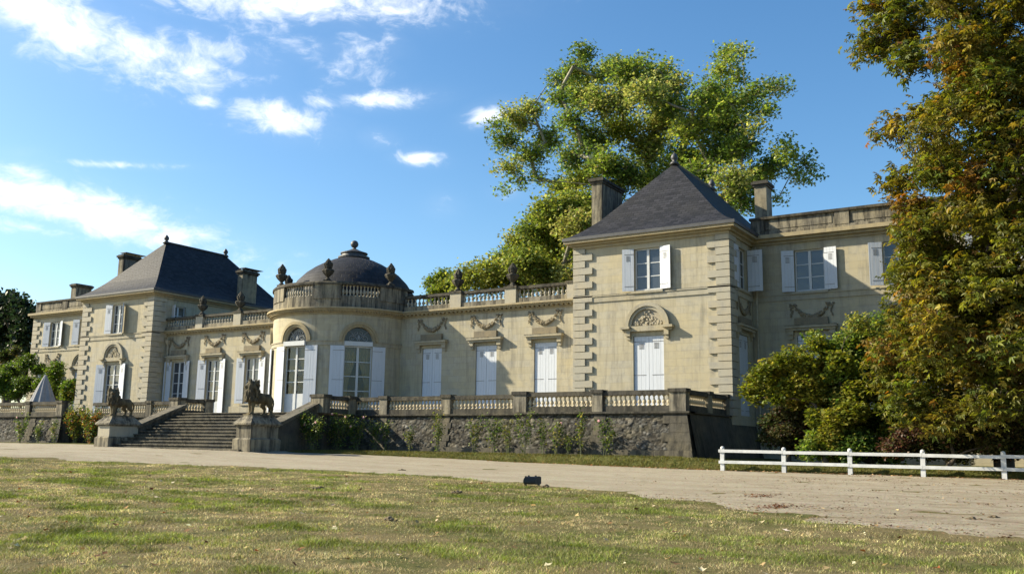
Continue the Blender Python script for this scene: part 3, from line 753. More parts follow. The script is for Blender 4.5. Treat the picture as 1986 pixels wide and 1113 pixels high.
# --- rotunda
def PR(u, z, d, r=RR):
    a = u/RR; return (RC[0]+(r-d)*math.sin(a), RC[1]-(r-d)*math.cos(a), z)
OPEN = (-51, 1, 51); hw = .83
ops = []
for a in OPEN: c = R(a)*RR; ops.append(dict(u0=c-hw, u1=c+hw, z0=FLOOR, z1=7.1, r=hw+.0001, zs=6.25))
us = [R(a)*RR for a in range(-98, 99, 3)]
mb = MB(); wall_strip(mb, PR, us, ops, 1.4, 7.95, .3); mb.build('rotunda_wall', LIMESTONE, chateau)
edges = [-98]+sum([[a-R(1)*0-math.degrees((hw)/RR), a+math.degrees((hw)/RR)] for a in OPEN], [])+[98]
for a, b in zip(edges[0::2], edges[1::2]):
    st = MB(); st.lathe([(RR-.02, 6.0), (RR+.05, 6.0), (RR+.05, 6.22), (RR+.09, 6.221), (RR+.09, 6.30), (RR-.02, 6.30)], (RC[0], RC[1], 0), max(4, int((b-a)/4)), R(a), R(b)); st.build('string_course', TRIM, chateau)
for a in OPEN:
    ar = MB(); arc_ring(ar, PR, R(a)*RR, 6.27, hw+.0, hw+.13, .09, back=.1); arc_ring(ar, PR, R(a)*RR, 6.27, hw+.128, hw+.29, .16); ar.build('archivolt', WARMTRIM, chateau)
def rot_frame(a):
    s, c = math.sin(R(a)), math.cos(R(a)); return frame(RC[0]+RR*s, RC[1]-RR*c, c, s, s, -c)
for a in OPEN:
    fr = rot_frame(a); door = a == 1
    w = window(fr, -hw+.02, hw-.02, FLOOR+.03, 5.98, 4, 193, 192, door=door, panel=1.2 if door else .55, d=-.26, glass=CLEAR, curtain='tied', leaf=.8, name='door' if door else 'window', sill=False, slits=False, swoff=.03)
    tr = MB(); tr.lbox(fr, -hw+.01, hw-.01, -.28, -.02 if not door else .12, 5.99, 6.25); tr.build('transom', SASH, w)
    lg = MB(); lg.quad([fr((hw-.02)*math.cos(math.pi*k/20), -.2, 6.25+(hw-.02)*math.sin(math.pi*k/20)) for k in range(21)], [(math.cos(math.pi*k/20), math.sin(math.pi*k/20)) for k in range(21)])
    lg.build('fanlight', LUNGLASS, w)
    sc = MB()
    for s in (-1, 1):
        sc.tube([fr(s*(.03+.62*k/10)-s*.12*math.sin(k/10*3.1), -.17, 6.3+.62*(k/10)**1.2) for k in range(11)], .022, 5)
        sc.tube([fr(s*(.36+.17*math.cos(q)*(1-q/9)), -.17, 6.45+.17*math.sin(q)*(1-q/9)) for q in np.linspace(-1.5, 6, 18)], .02, 5)
        sc.tube([fr(s*(.12+.10*math.cos(q)*(1-q/9)), -.17, 6.75+.12*math.sin(q)*(1-q/9)) for q in np.linspace(-1.5, 5, 14)], .018, 5)
    sc.ball(fr(0, -.17, 6.5), .1, 1, .4, 1.5); sc.build('scrollwork', SCROLL, w)
cx, cy = RC
mb = MB(); mb.lathe([(RR-.1, 7.78), (RR+.06, 7.80), (RR+.06, 7.88), (RR+.10, 7.881), (RR+.10, 7.915), (RR+.2, 7.995), (RR+.30, 8.0), (RR+.30, 8.09), (RR+.42, 8.095), (RR+.42, 8.19), (RR-.1, 8.192)], (cx, cy, 0), 64, R(-100), R(100))
for k in range(-46, 47):
    a = R(k*2.05); fr = frame(cx+RR*math.sin(a), cy-RR*math.cos(a), math.cos(a), math.sin(a), math.sin(a), -math.cos(a)); mb.lbox(fr, -.045, .045, .02, .24, 7.916, 7.996)
mb.build('cornice', WARMTRIM, chateau)
RP = RR+.06
mb = MB(); mb.lathe([(RP-.4, 8.19), (RP, 8.192), (RP, 8.88), (RP-.4, 8.881)], (cx, cy, 0), 64, R(-110), R(110))
piers = ((-92, -66), (-36, -14), (15, 36.5), (66, 92))
for a, b in piers: mb.lathe([(RP-.42, 8.7), (RP+.05, 8.70), (RP+.05, 9.52), (RP-.42, 9.521)], (cx, cy, 0), 10, R(a), R(b))
for a in [q for p in piers for q in p]:
    fr = rot_frame(a); mb.quad([fr(0, .11, 8.7), fr(0, .11, 9.52), fr(0, -.36, 9.52), fr(0, -.36, 8.7)])
par = mb.build('parapet', OLDSTONE, chateau)
mb = MB(); mb.lathe([(RP-.45, 9.521), (RP+.10, 9.522), (RP+.10, 9.64), (RP+.02, 9.72), (RP-.35, 9.74), (RP-.45, 9.6)], (cx, cy, 0), 64, R(-100), R(100)); mb.build('rail', DARKSTONE, par)
for a0, a1 in ((-66, -36), (-14, 15), (36.5, 66)):
    n = 11
    for k in range(n):
        a = R(a0+(a1-a0)*(k+.5)/n); baluster(cx+(RP-.16)*math.sin(a), cy-(RP-.16)*math.cos(a), 8.882, BAL_ROOF, par).scale.z = .64/.47
for a in (-76, -25.5, 25.5, 76): urn(cx+RP*.96*math.sin(R(a)), cy-RP*.96*math.cos(R(a)), 9.73)
mb = MB(); dp = [(4.05, 8.2), (4.05, 9.5), (3.75, 9.9), (3.42, 10.4), (2.95, 10.88), (2.42, 11.27), (1.88, 11.58), (1.35, 11.82), (.85, 11.98)]
mb.lathe(dp, (cx, cy+.35, 0), 56, uvs=3.2); dome = mb.build('dome', DOMESLATE, chateau, True)
mb = MB(); mb.lathe([(.9, 11.93), (1.0, 12.0), (1.0, 12.1), (.82, 12.13), (.78, 12.26), (.86, 12.3), (.86, 12.36), (.55, 12.46), (.32, 12.56), (.12, 12.66), (.1, 12.74), (.001, 12.75)], (cx, cy+.35, 0), 32); mb.build('lantern_cap', LEAD, dome)
mb = MB(); mb.ball((cx, cy+.35, 12.95), .25, seg=16, rings=10); mb.build('finial', LEAD, dome, True)
# downpipes
def pipe(x, y, z0, z1, hopper=True):
    mb = MB(); mb.tube([(x, y, z0), (x, y, z1)], .055, 8)
    for z in np.arange(z0+.6, z1, 1.9): mb.lathe([(.075, 0), (.075, .06)], (x, y, z), 8)
    if hopper: mb.hexa([(x-.08, y-.1, z1-.05), (x+.08, y-.1, z1-.05), (x+.08, y+.06, z1-.05), (x-.08, y+.06, z1-.05)], [(x-.18, y-.18, z1+.28), (x+.18, y-.18, z1+.28), (x+.18, y+.08, z1+.28), (x-.18, y+.08, z1+.28)])
    mb.build('downpipe', PIPE, chateau)
pipe(-55.75, YM-.12, 2, 7.25); pipe(-13.85, YO-.12, -.2, 10.5, False)
# ------------------------------------------------------------------ terrace
terrace = thing('terrace', (-39.17, 38, 0), 'long dark rubble retaining wall carrying the terrace in front of the chateau', 'terrace')
def rubble(P, u0, u1, z0, z1, seed, name='rubble_wall'):
    """P(u, z, out) -> point; a sheet of rough stones, each bulging by its own amount"""
    rng = np.random.default_rng(seed); nu, nz = int((u1-u0)/.045), int((z1-z0)/.045)
    U, Zg = np.meshgrid(np.linspace(u0, u1, nu), np.linspace(z0, z1, nz), indexing='ij')
    n = int((u1-u0)*(z1-z0)*60); su = rng.uniform(u0-.2, u1+.2, n); sz = rng.uniform(z0-.2, z1+.2, n); hh = rng.uniform(.008, .06, n); tone = np.exp(rng.normal(0, .38, n)); warm = rng.random(n)
    H = np.zeros_like(U); CC = np.zeros(U.shape+(3,))
    for i in range(nu):
        near = np.abs(su-U[i, 0]) < 1.0
        d = np.hypot((U[i][:, None]-su[near])*.75, (Zg[i][:, None]-sz[near])*1.25)
        k = np.argsort(d, 1)[:, :2]; r = np.arange(len(d)); f1, f2 = d[r, k[:, 0]], d[r, k[:, 1]]
        H[i] = hh[near][k[:, 0]]*np.clip((f2-f1)/.05, 0, 1)
        k0 = k[:, 0]; base = np.array([.098, .096, .09])*(1-warm[near][k0])[:, None]+np.array([.115, .102, .08])*warm[near][k0][:, None]
        CC[i] = base*tone[near][k0][:, None]*np.where((f2-f1) < .035, .45, 1.0)[:, None]
    H += (rng.random(H.shape)-.5)*.02
    pts = np.array([P(U[i, j], Zg[i, j], H[i, j]) for i in range(nu) for j in range(nz)])
    idx = np.arange(nu*nz).reshape(nu, nz)
    f = np.stack([idx[:-1, :-1], idx[1:, :-1], idx[1:, 1:], idx[:-1, 1:]], -1).reshape(-1, 4)
    return np_mesh(name, pts, f, RUBBLE, terrace, CC.reshape(-1, 3))
ZM = 1.83
def batter(z): return .40*(ZM-z)/ZM
def wall_run(x0, x1, y, seed, ends=(0, 0), pil=()):
    P = lambda u, z, o: (u, y-batter(z)-o, z)
    rubble(P, x0, x1, .3, ZM, seed)
    def slab(mb, a, b, z0, z1, out, ea=0, eb=0):
        mb.hexa([(a-ea*batter(z0), y-batter(z0)-out, z0), (b+eb*batter(z0), y-batter(z0)-out, z0), (b+eb*batter(z0), y+.5, z0), (a-ea*batter(z0), y+.5, z0)],
                [(a-ea*batter(z1), y-batter(z1)-out, z1), (b+eb*batter(z1), y-batter(z1)-out, z1), (b+eb*batter(z1), y+.5, z1), (a-ea*batter(z1), y+.5, z1)])
    for a in pil:
        mb = MB()
        for k in range(5): slab(mb, a-.28-.12*(k % 2), a+.28+.12*(k % 2), .34+k*.298, .625+k*.298, .075)
        mb.build('pilaster', DARKSTONE, terrace)
    if ends[1]:
        mb = MB(); slab(mb, x1-.7, x1, .33, ZM, .06, 0, 1)
        for k in range(4): slab(mb, x1-.75-.3*(k % 2), x1, .34+k*.372, .70+k*.372, .085, 0, 1)
        mb.build('corner_stones', DARKSTONE, terrace)
    mb = MB(); slab(mb, x0, x1, -.75, .34, .14, 0, 1 if ends[1] else 0); mb.build('wall_foot', DARKSTONE, terrace)
    mb = MB(); e = .14 if ends[1] else 0
    mb.box(x0, x1+e*.6, y-.10, y+.5, ZM+.001, ZM+.05); mb.box(x0, x1+e, y-.17, y+.5, ZM+.051, ZM+.13); mb.build('moulding', DARKSTONE, terrace)
    return P
XR = -14.25
wall_run(-22.3, XR, 36.8, 1, (0, 1), (-18.25,)); wall_run(-33.9, -22.3, 38.0, 2, (0, 0), (-31.4, -27.4))
wall_run(-77, -56.3, 36.0, 3, (0, 1), (-59.4,)); wall_run(-56.2, -44.5, 38.0, 4, (0, 0), ())
for xx, ya, yb in ((XR, 36.8, 45.6), (-56.3, 36.0, 38.2)):
    mb = MB(); b0 = batter(-.7)
    mb.quad([(xx+b0+.1, ya-.3, -.7), (xx+b0+.1, yb, -.7), (xx+.085, yb, ZM), (xx+.085, ya, ZM)]); mb.box(xx-.3, xx+.14, ya, yb, ZM+.052, ZM+.131)
    mb.build('return_wall', DARKSTONE, terrace)
mb = MB()
for a, b, y in ((-77, -56.31, 36.1), (-56.31, -44.2, 38.1), (-44.2, -34.1, 35.2), (-34.1, -22.31, 38.1), (-22.31, XR, 36.9)): mb.box(a, b-.001, y, 46, ZM-.1, FLOOR-.02)
mb.build('terrace_floor', STAIRSTONE, terrace)

def balustrade_run(root, fr, spans, piers, zb=ZM+.131, zt=2.86, me=BAL_TERR, sp=.222):
    """spans and piers along u of a frame; everything becomes a part of root"""
    for a, b in spans:
        m = MB(); m.lbox(fr, a, b, -.16, .16, zb, zb+.24); m.build('plinth', DARKSTONE, root)
        m = MB(); m.lbox(fr, a, b, -.19, .19, zt-.20, zt-.07); m.lbox(fr, a, b, -.15, .15, zt-.069, zt); m.build('rail', DARKSTONE, root)
        n = max(2, round((b-a)/sp))
        for k in range(n):
            x, y, z = fr(a+(b-a)*(k+.5)/n, 0, zb+.24); q = baluster(x, y, z, me, root); q.scale.z = (zt-.2-zb-.24)/.47
    for a, b, dep in piers:
        m = MB(); m.lbox(fr, a, b, -dep, .22, zb, zt-.10); p = m.build('pier', OLDSTONE, root)
        m = MB(); m.lbox(fr, a-.05, b+.05, -dep-.05, .28, zt-.099, zt+.05); m.build('pier_cap', DARKSTONE, p)
east_bal = thing('terrace_balustrade', (-24, 37.4, 1.96), 'long stone balustrade with pale balusters on the terrace wall right of the staircase', 'balustrade')
balustrade_run(east_bal, front(0, 36.9), [(-22.0, -18.62), (-18.12, -15.0)], [(-22.7, -22.0, .5), (-18.62, -18.12, .22), (-15.0, -14.28, .22)])
balustrade_run(east_bal, front(0, 38.1), [(-33.5, -31.65), (-31.15, -27.65), (-27.1, -22.8)], [(-31.65, -31.15, .22), (-27.65, -27.1, .22)])
balustrade_run(east_bal, east(XR-.16, 0), [(37.15, 39.2), (39.65, 41.6)], [(39.2, 39.65, .22), (41.6, 41.95, .22)])
balustrade_run(east_bal, east(-33.5, 0), [(35.95, 37.4)], [(35.4, 35.95, .64), (37.4, 38.0, .5)])
west_bal = thing('terrace_balustrade', (-56, 37, 1.96), 'stone balustrade on the terrace wall left of the staircase, behind the rose bushes', 'balustrade')
balustrade_run(west_bal, front(0, 38.1), [(-56.1, -54.2), (-53.7, -50.6), (-50.1, -45.0)], [(-54.2, -53.7, .22), (-50.6, -50.1, .22)])
balustrade_run(west_bal, front(0, 36.1), [(-66.6, -60.4), (-59.9, -56.9)], [(-60.4, -59.9, .22), (-56.9, -56.32, .22)])
balustrade_run(west_bal, front(0, 36.1), [(-76, -66.6)], [])
balustrade_run(west_bal, east(-44.7, 0), [(35.95, 37.4)], [(35.4, 35.95, .5), (37.4, 38.0, .5)])

# ------------------------------------------------------------------ staircase, pedestals, lions
stairs = thing('stone_staircase', (-39.17, 33, .1), 'broad flight of worn grey stone steps rising between two lion pedestals', 'staircase')
SX0, SX1 = -44.0, -34.3; NS = 11; rise = (FLOOR-.10)/NS; run = .385
for k in range(NS):
    mb = MB(); y = 31.15+k*run; z = .10+(k+1)*rise; x0, x1 = (SX0, SX1)
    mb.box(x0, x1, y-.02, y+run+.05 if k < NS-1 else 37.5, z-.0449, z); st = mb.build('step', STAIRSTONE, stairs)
    mb = MB(); mb.box(x0, x1, y+.03, 37.5 if k == NS-1 else y+run+.06, z-rise-.02, z-.0455); mb.build('riser', DARKSTONE, st)  # risers take a darker stone than the treads
mb = MB(); mb.box(SX0-.2, SX1+.2, 30.75, 31.6, -.3, .10); mb.build('step', STAIRSTONE, stairs)
for s, xa, xb in ((-1, -44.65, -43.98), (1, -34.32, -33.65)):
    mb = MB()
    ya, yb, za, zb = 32.6, 35.6, 1.10, 2.34
    mb.hexa([(xa, ya, -.3), (xb, ya, -.3), (xb, yb, -.3), (xa, yb, -.3)], [(xa, ya, za), (xb, ya, za), (xb, yb, zb), (xa, yb, zb)])
    mb.box(xa, xb, yb+.001, 38, -.3, ZM+.05)
    mb.build('cheek_wall', DARKSTONE, stairs)
    mb = MB()
    for dz, o in ((.001, .05), (.10, .10)):
        mb.hexa([(xa-o, ya-.05, za+dz), (xb+o, ya-.05, za+dz), (xb+o, yb, zb+dz), (xa-o, yb, zb+dz)], [(xa-o, ya-.05, za+dz+.095), (xb+o, ya-.05, za+dz+.095), (xb+o, yb, zb+dz+.095), (xa-o, yb, zb+dz+.095)])
    mb.build('sloping_coping', STAIRSTONE, stairs)
def pedestal(x0, x1, y0, y1, label):
    root = thing('lion_pedestal', ((x0+x1)/2, (y0+y1)/2, .0), label, 'pedestal', 'lion pedestals at the foot of the staircase')
    mb = MB(); mb.box(x0-.10, x1+.10, y0-.10, y1+.10, -.3, .56); mb.hexa([(x0-.1, y0-.1, .561), (x1+.1, y0-.1, .561), (x1+.1, y1+.1, .561), (x0-.1, y1+.1, .561)], [(x0, y0, .64), (x1, y0, .64), (x1, y1, .64), (x0, y1, .64)]); mb.build('base', OLDSTONE, root)
    mb = MB(); mb.box(x0+.001, x1-.001, y0+.001, y1-.001, .641, 1.19); mb.build('shaft', QUOIN if x0 < -40 else OLDSTONE, root)
    mb = MB(); mb.box(x0-.06, x1+.06, y0-.06, y1+.06, 1.191, 1.25); mb.box(x0-.13, x1+.13, y0-.13, y1+.13, 1.251, 1.32)
    mb.hexa([(x0-.13, y0-.13, 1.321), (x1+.13, y0-.13, 1.321), (x1+.13, y1+.13, 1.321), (x0-.13, y1+.13, 1.321)], [(x0+.1, y0+.15, 1.62), (x1-.1, y0+.15, 1.62), (x1-.1, y1-.15, 1.62), (x0+.1, y1-.15, 1.62)])
    mb.box(x0+.12, x1-.12, y0+.17, y1-.17, 1.621, 1.70); mb.build('cap', OLDSTONE, root)
    return root
pedestal(-34.60, -33.62, 31.0, 32.75, 'stone lion pedestal at the right foot of the staircase, lit on its narrow front')
pedestal(-45.0, -44.03, 30.85, 32.6, 'stone lion pedestal at the left foot of the staircase, next to the big rose bush')
def lion(loc, turn, label):
    mb = MB(); V = Vector
    def cap(a, b, ra, rb, sx=1):
        a, b = V(a), V(b); n = max(3, int((b-a).length/.05))
        for k in range(n+1):
            s = k/n; mb.ball(a.lerp(b, s), ra+(rb-ra)*s, sx, 1, 1, 10, 8)
    # trunk: deep chest (front, -y), narrow belly, rump
    cap((0, -.42, .82), (0, -.18, .80), .30, .31, .85); cap((0, -.18, .80), (0, .25, .81), .30, .235, .85); cap((0, .25, .81), (0, .52, .79), .24, .26, .85)
    cap((0, -.46, .90), (0, -.55, 1.22), .29, .26)
    for s in (-1, 1):
        o = .10*s
        cap((s*.13, -.46, .74), (s*.14, -.50-.05*s, .42), .15, .105); cap((s*.14, -.50-.05*s, .42), (s*.14, -.50-.07*s, .08), .095, .08)
        mb.ball((s*.14, -.57-.07*s, .055), .085, 1, 1.45, .75)
        for k in (-1, 0, 1): mb.ball((s*.14+k*.045, -.66-.07*s, .04), .038, 1, 1.2, .9)
        cap((s*.13, .50, .74), (s*.15, .42+o, .48), .20, .14); cap((s*.15, .42+o, .48), (s*.15, .60+o, .30), .12, .08); cap((s*.15, .60+o, .30), (s*.15, .55+o, .08), .075, .075)
        mb.ball((s*.15, .48+o, .05), .08, 1, 1.45, .75)
        for k in (-1, 0, 1): mb.ball((s*.15+k*.043, .40+o, .04), .036, 1, 1.2, .9)
    # tail hanging in a curve behind
    tp = [(0, .68, .86), (0, .80, .84), (0, .90, .72), (0, .93, .55), (0, .88, .36), (0, .80, .20), (0, .76, .10)]
    for a, b in zip(tp[:-1], tp[1:]): cap(a, b, .05, .048)
    mb.ball((0, .76, .09), .075, 1, 1, 1.3)
    # head turned on the neck
    M = Matrix.Rotation(turn, 4, 'Z'); H = V((0, -.58, 1.38))
    def h(x, y, z): return tuple(H+(M @ V((x, y, z))))
    rot = M.to_3x3()
    mb.ball(h(0, 0, .02), .225, .95, 1, 1.05, 12, 9, rot); mb.ball(h(0, -.17, -.03), .125, 1, 1, .95, 10, 8, rot); mb.ball(h(0, -.27, -.045), .09, 1.05, .8, .8, 10, 8, rot)
    mb.ball(h(0, -.20, -.15), .075, .95, 1.35, .6, 10, 8, rot); mb.ball(h(0, -.335, -.005), .04, 1.2, .8, .8, 8, 6, rot)
    mb.ball(h(0, -.155, .075), .06, .8, 1.7, .9, 8, 6, rot)
    for s in (-1, 1):
        mb.ball(h(s*.085, -.155, .085), .05, 1.2, .8, .7, 8, 6, rot); mb.ball(h(s*.08, -.20, .035), .024, seg=8, rings=6)
        mb.ball(h(s*.10, -.12, -.05), .075, .8, 1.1, 1, 8, 6, rot); mb.ball(h(s*.155, -.01, .19), .055, 1, .6, 1.2, 8, 6, rot)
    rn = random.Random(6)
    for k in range(190):      # mane: locks falling from the crown to the chest
        a = rn.uniform(-math.pi, math.pi); z = rn.uniform(-.72, .24)
        if abs(a) < .62 and z > -.18: continue
        r = .25+.06*rn.random()+(.04 if z < -.2 else 0); c = V(h(r*math.sin(a), -r*math.cos(a)*.85+.09, z)) if z > -.22 else V((r*1.05*math.sin(a), -.50-r*.95*math.cos(a), 1.38+z))
        mb.ball(c, rn.uniform(.05, .085), .85, .85, 1.7, 7, 5)
    mb.box(-.32, .32, -.74, .78, -.06, .03)
    o = mb.build('lion_statue', LIONSTONE, None, True); o.location = loc; o.scale = (1.0, .98, .99)
    rm = o.modifiers.new('remesh', 'REMESH'); rm.mode = 'VOXEL'; rm.voxel_size = .021; rm.use_smooth_shade = True
    sm = o.modifiers.new('smooth', 'SMOOTH'); sm.factor = .5; sm.iterations = 2
    return tag(o, label, 'lion statue', 'stone lions flanking the staircase')
lion((-34.11, 31.9, 1.73), R(-42), 'weathered stone lion in profile with its tail hanging, right of the stairs')
lion((-44.53, 31.75, 1.73), R(48), 'weathered stone lion turning its face to the viewer, left of the stairs').scale = (.92, .88, .88)

# ------------------------------------------------------------------ fence, floodlight, parasol
fence = thing('white_fence', (-7, 34.5, -.4), 'white two rail post fence along the gravel drive', 'fence')
PX = [-12.0, -9.69, -7.37, -5.0, -2.57, -.1, 2.3]; rn = random.Random(5)
for x in PX:
    z0 = float(T(x, 34.5)); mb = MB(); w = .075; zt = z0+.84
    lx = rn.uniform(-.012, .012)
    mb.hexa([(x-w, 34.5-.06, z0-.2), (x+w, 34.5-.06, z0-.2), (x+w, 34.5+.06, z0-.2), (x-w, 34.5+.06, z0-.2)], [(x-w+lx, 34.5-.06, zt), (x+w+lx, 34.5-.06, zt), (x+w+lx, 34.5+.06, zt), (x-w+lx, 34.5+.06, zt)])
    mb.lathe([(.075, zt), (.078, zt+.04), (.06, zt+.075), (.03, zt+.095), (.001, zt+.10)], (x+lx, 34.5, 0), 10)
    mb.build('post', FENCEPAINT, fence)
for hz in (.30, .70):
    for a, b in zip(PX[:-1], PX[1:]):
        za, zb = float(T(a, 34.5))+hz+rn.uniform(-.012, .012), float(T(b, 34.5))+hz+rn.uniform(-.012, .012); mb = MB(); y0, y1 = 34.5-.105, 34.5-.0605
        A, B = (a-.12 if a == PX[0] else a+.003), b-.003
        mb.hexa([(A, y0, za), (B, y0, zb), (B, y1, zb), (A, y1, za)], [(A, y0, za+.11), (B, y0, zb+.11), (B, y1, zb+.11), (A, y1, za+.11)])
        mb.build('rail', FENCEPAINT, fence)
fx, fy = -13.2, 22.4; fz = float(T(fx, fy)); FA = R(32)
flood = thing('floodlight', (fx, fy, fz), 'small black floodlight with cooling fins standing on the lawn edge', 'floodlight')
def ff(u, d, z):
    u, d, z = u*.74, d*.74, z*.80
    return (fx+u*math.cos(FA)-d*math.sin(FA)*-1*-1, fy+u*math.sin(FA)-d*math.cos(FA), fz+z)
mb = MB(); n = 12
prof = [(-.10, .07), (-.13, .12), (-.13, .20), (-.10, .27), (-.03, .31), (.10, .33), (.13, .30), (.13, .10), (.08, .06)]
for k in range(len(prof)):
    a, b = prof[k], prof[(k+1) % len(prof)]; mb.quad([ff(-.22, -a[0], a[1]), ff(.22, -a[0], a[1]), ff(.22, -b[0], b[1]), ff(-.22, -b[0], b[1])])
for s in (-.22, .22): mb.quad([ff(s, -d, z) for d, z in prof])
mb.build('housing', FLOOD, flood)
mb = MB()
for k in range(14): u = -.17+.34*k/13; mb.hexa([ff(u-.005, .148, .12), ff(u+.005, .148, .12), ff(u+.005, .12, .12), ff(u-.005, .12, .12)], [ff(u-.005, .11, .28), ff(u+.005, .11, .28), ff(u+.005, .06, .285), ff(u-.005, .06, .285)])
mb.build('cooling_fins', FLOOD, flood)
mb = MB()
for s in (-1, 1): mb.lbox(ff, s*.24-.012, s*.24+.012, -.03, .03, 0, .34); mb.lbox(ff, s*.13-.02, s*.13+.02, -.02, .02, .33, .365)
mb.lbox(ff, -.25, .25, -.04, .04, -.02, .02); mb.build('bracket', FLOOD, flood)
mb = MB(); mb.quad([ff(-.19, -.135, .09), ff(.19, -.135, .09), ff(.19, -.135, .31), ff(-.19, -.135, .31)]); mb.build('lens', GLASS, flood)
mb = MB(); px, py = -64.0, 39.3
mb.lathe([(1.15, 2.0), (1.05, 2.4), (.78, 3.2), (.47, 4.05), (.2, 4.7), (.07, 4.98), (.001, 5.03)], (px, py, 0), 64, radial=lambda a, z: 1+.075*math.sin(9*a+.4*math.sin(3*a))*(1 if z < 4.8 else .2))
tag(mb.build('folded_parasol', TENT, None, True), 'grey canvas parasol folded into a tall cone behind the left terrace balustrade', 'parasol')
# ------------------------------------------------------------------ foliage tools
def ray_at(px, py, y):
    v = direction(px, py); v = v/v[1]*y; return np.array([v[0], y, v[2]+EYE])
def leaves_mesh(name, pos, size, col, parent, mat=None, seed=0, flat=.35, shape='leaf', droop=0.0):
    """one small folded face pair per leaf; pos (N,3), size (N,), col (N,3)"""
    rng = np.random.default_rng(seed); n = len(pos)
    nrm = rng.normal(size=(n, 3)); nrm[:, 2] = np.abs(nrm[:, 2])+flat*2; nrm /= np.linalg.norm(nrm, axis=1)[:, None]
    a = rng.normal(size=(n, 3)); a[:, 2] -= droop; a -= nrm*(a*nrm).sum(1)[:, None]; a /= np.linalg.norm(a, axis=1)[:, None]
    b = np.cross(nrm, a); L = size[:, None]
    if shape == 'leaf':      # base, left, tip, right: folded along its rib
        w = rng.uniform(.30, .45, (n, 1)); fold = nrm*L*rng.uniform(.02, .22, (n, 1))
        V = np.stack([pos-a*L*.5, pos-b*L*w+fold, pos+a*L*.5, pos+b*L*w+fold], 1)
        F = np.array([[0, 1, 2], [0, 2, 3]])
    elif shape == 'broad':   # wide lobed leaf
        w = rng.uniform(.42, .58, (n, 1)); fold = nrm*L*rng.uniform(-.05, .2, (n, 1))
        V = np.stack([pos-a*L*.45, pos-b*L*w+a*L*.05+fold, pos+a*L*.1-b*L*.18, pos+a*L*.55, pos+a*L*.1+b*L*.18, pos+b*L*w+a*L*.05+fold], 1)
        F = np.array([[0, 1, 2], [0, 2, 3], [0, 3, 4], [0, 4, 5]])
    else:                    # hand of five drooping leaflets
        vs_, F = [], []
        for k, th in enumerate((-1.75, -.85, 0, .85, 1.75)):
            dr = a*math.cos(th)+b*math.sin(th); sd = -a*math.sin(th)+b*math.cos(th); l = L*(.62 if abs(th) > 1 else .8 if th else .9)
            tip = pos+dr*l-nrm*l*rng.uniform(.15, .6, (n, 1)); m = pos+dr*l*.6-nrm*l*.05
            vs_ += [pos, m-sd*l*.19, tip, m+sd*l*.19]; F += [[4*k, 4*k+1, 4*k+2], [4*k, 4*k+2, 4*k+3]]
        V = np.stack(vs_, 1); F = np.array(F)
    k = V.shape[1]
    faces = (F[None]+(np.arange(n)*k)[:, None, None]).reshape(-1, 3)
    return np_mesh(name, V.reshape(-1, 3), faces, mat or LEAF, parent, np.repeat(col, k, 0))
def palette(rng, n, cols, weights=None, jit=.22, clump=None):
    """leaf colours: each clump leans to one colour, each leaf varies"""
    cols = np.array(cols); k = len(cols); w = np.array(weights if weights else [1]*k, float); w /= w.sum()
    if clump is None: pick = rng.choice(k, n, p=w)
    else:
        cc = rng.choice(k, int(clump.max())+1, p=w); own = rng.random(n) < .6; pick = np.where(own, cc[clump], rng.choice(k, n, p=w))
    c = cols[pick]*np.exp(rng.normal(0, jit, (n, 1)))*np.exp(rng.normal(0, .06, (n, 3)))
    return np.clip(c, .003, .9)
def grow(trunk, targets, rng, step=.8, pull=.30, wig=.16, sag=.0):
    """branch skeleton: every target is joined to the nearest wood; returns nodes, parents, node of each target"""
    P = [np.array(p[:3], float) for p in trunk]; par = [-1]+list(range(len(trunk)-1)); dist = [0.0]
    for i in range(1, len(P)): dist.append(dist[-1]+np.linalg.norm(P[i]-P[i-1]))
    ends = []
    root = P[len(trunk)//2]
    order = np.argsort([np.linalg.norm(t-root) for t in targets]); ends = [None]*len(targets)
    for ti in order:
        tg = targets[ti]; A = np.array(P); d = np.linalg.norm(A-tg, axis=1)+pull*np.array(dist)+np.maximum(0, A[:, 2]-tg[2])*.5
        d[:max(1, len(trunk)//3)] += 4
        j = int(np.argmin(d)); s = P[j]; L = np.linalg.norm(tg-s); k = max(1, int(L/step)); prev = j
        bend = rng.normal(0, wig, 3)*L; bend[2] = abs(bend[2])*.6-sag*L
        for q in range(1, k+1):
            f = q/k; p = s+(tg-s)*f+bend*math.sin(math.pi*f)*.5+(rng.normal(0, .05*step, 3) if q < k else 0)
            P.append(p); par.append(prev); dist.append(dist[prev]+np.linalg.norm(p-P[prev])); prev = len(P)-1
        ends[ti] = prev
    return np.array(P), np.array(par), ends
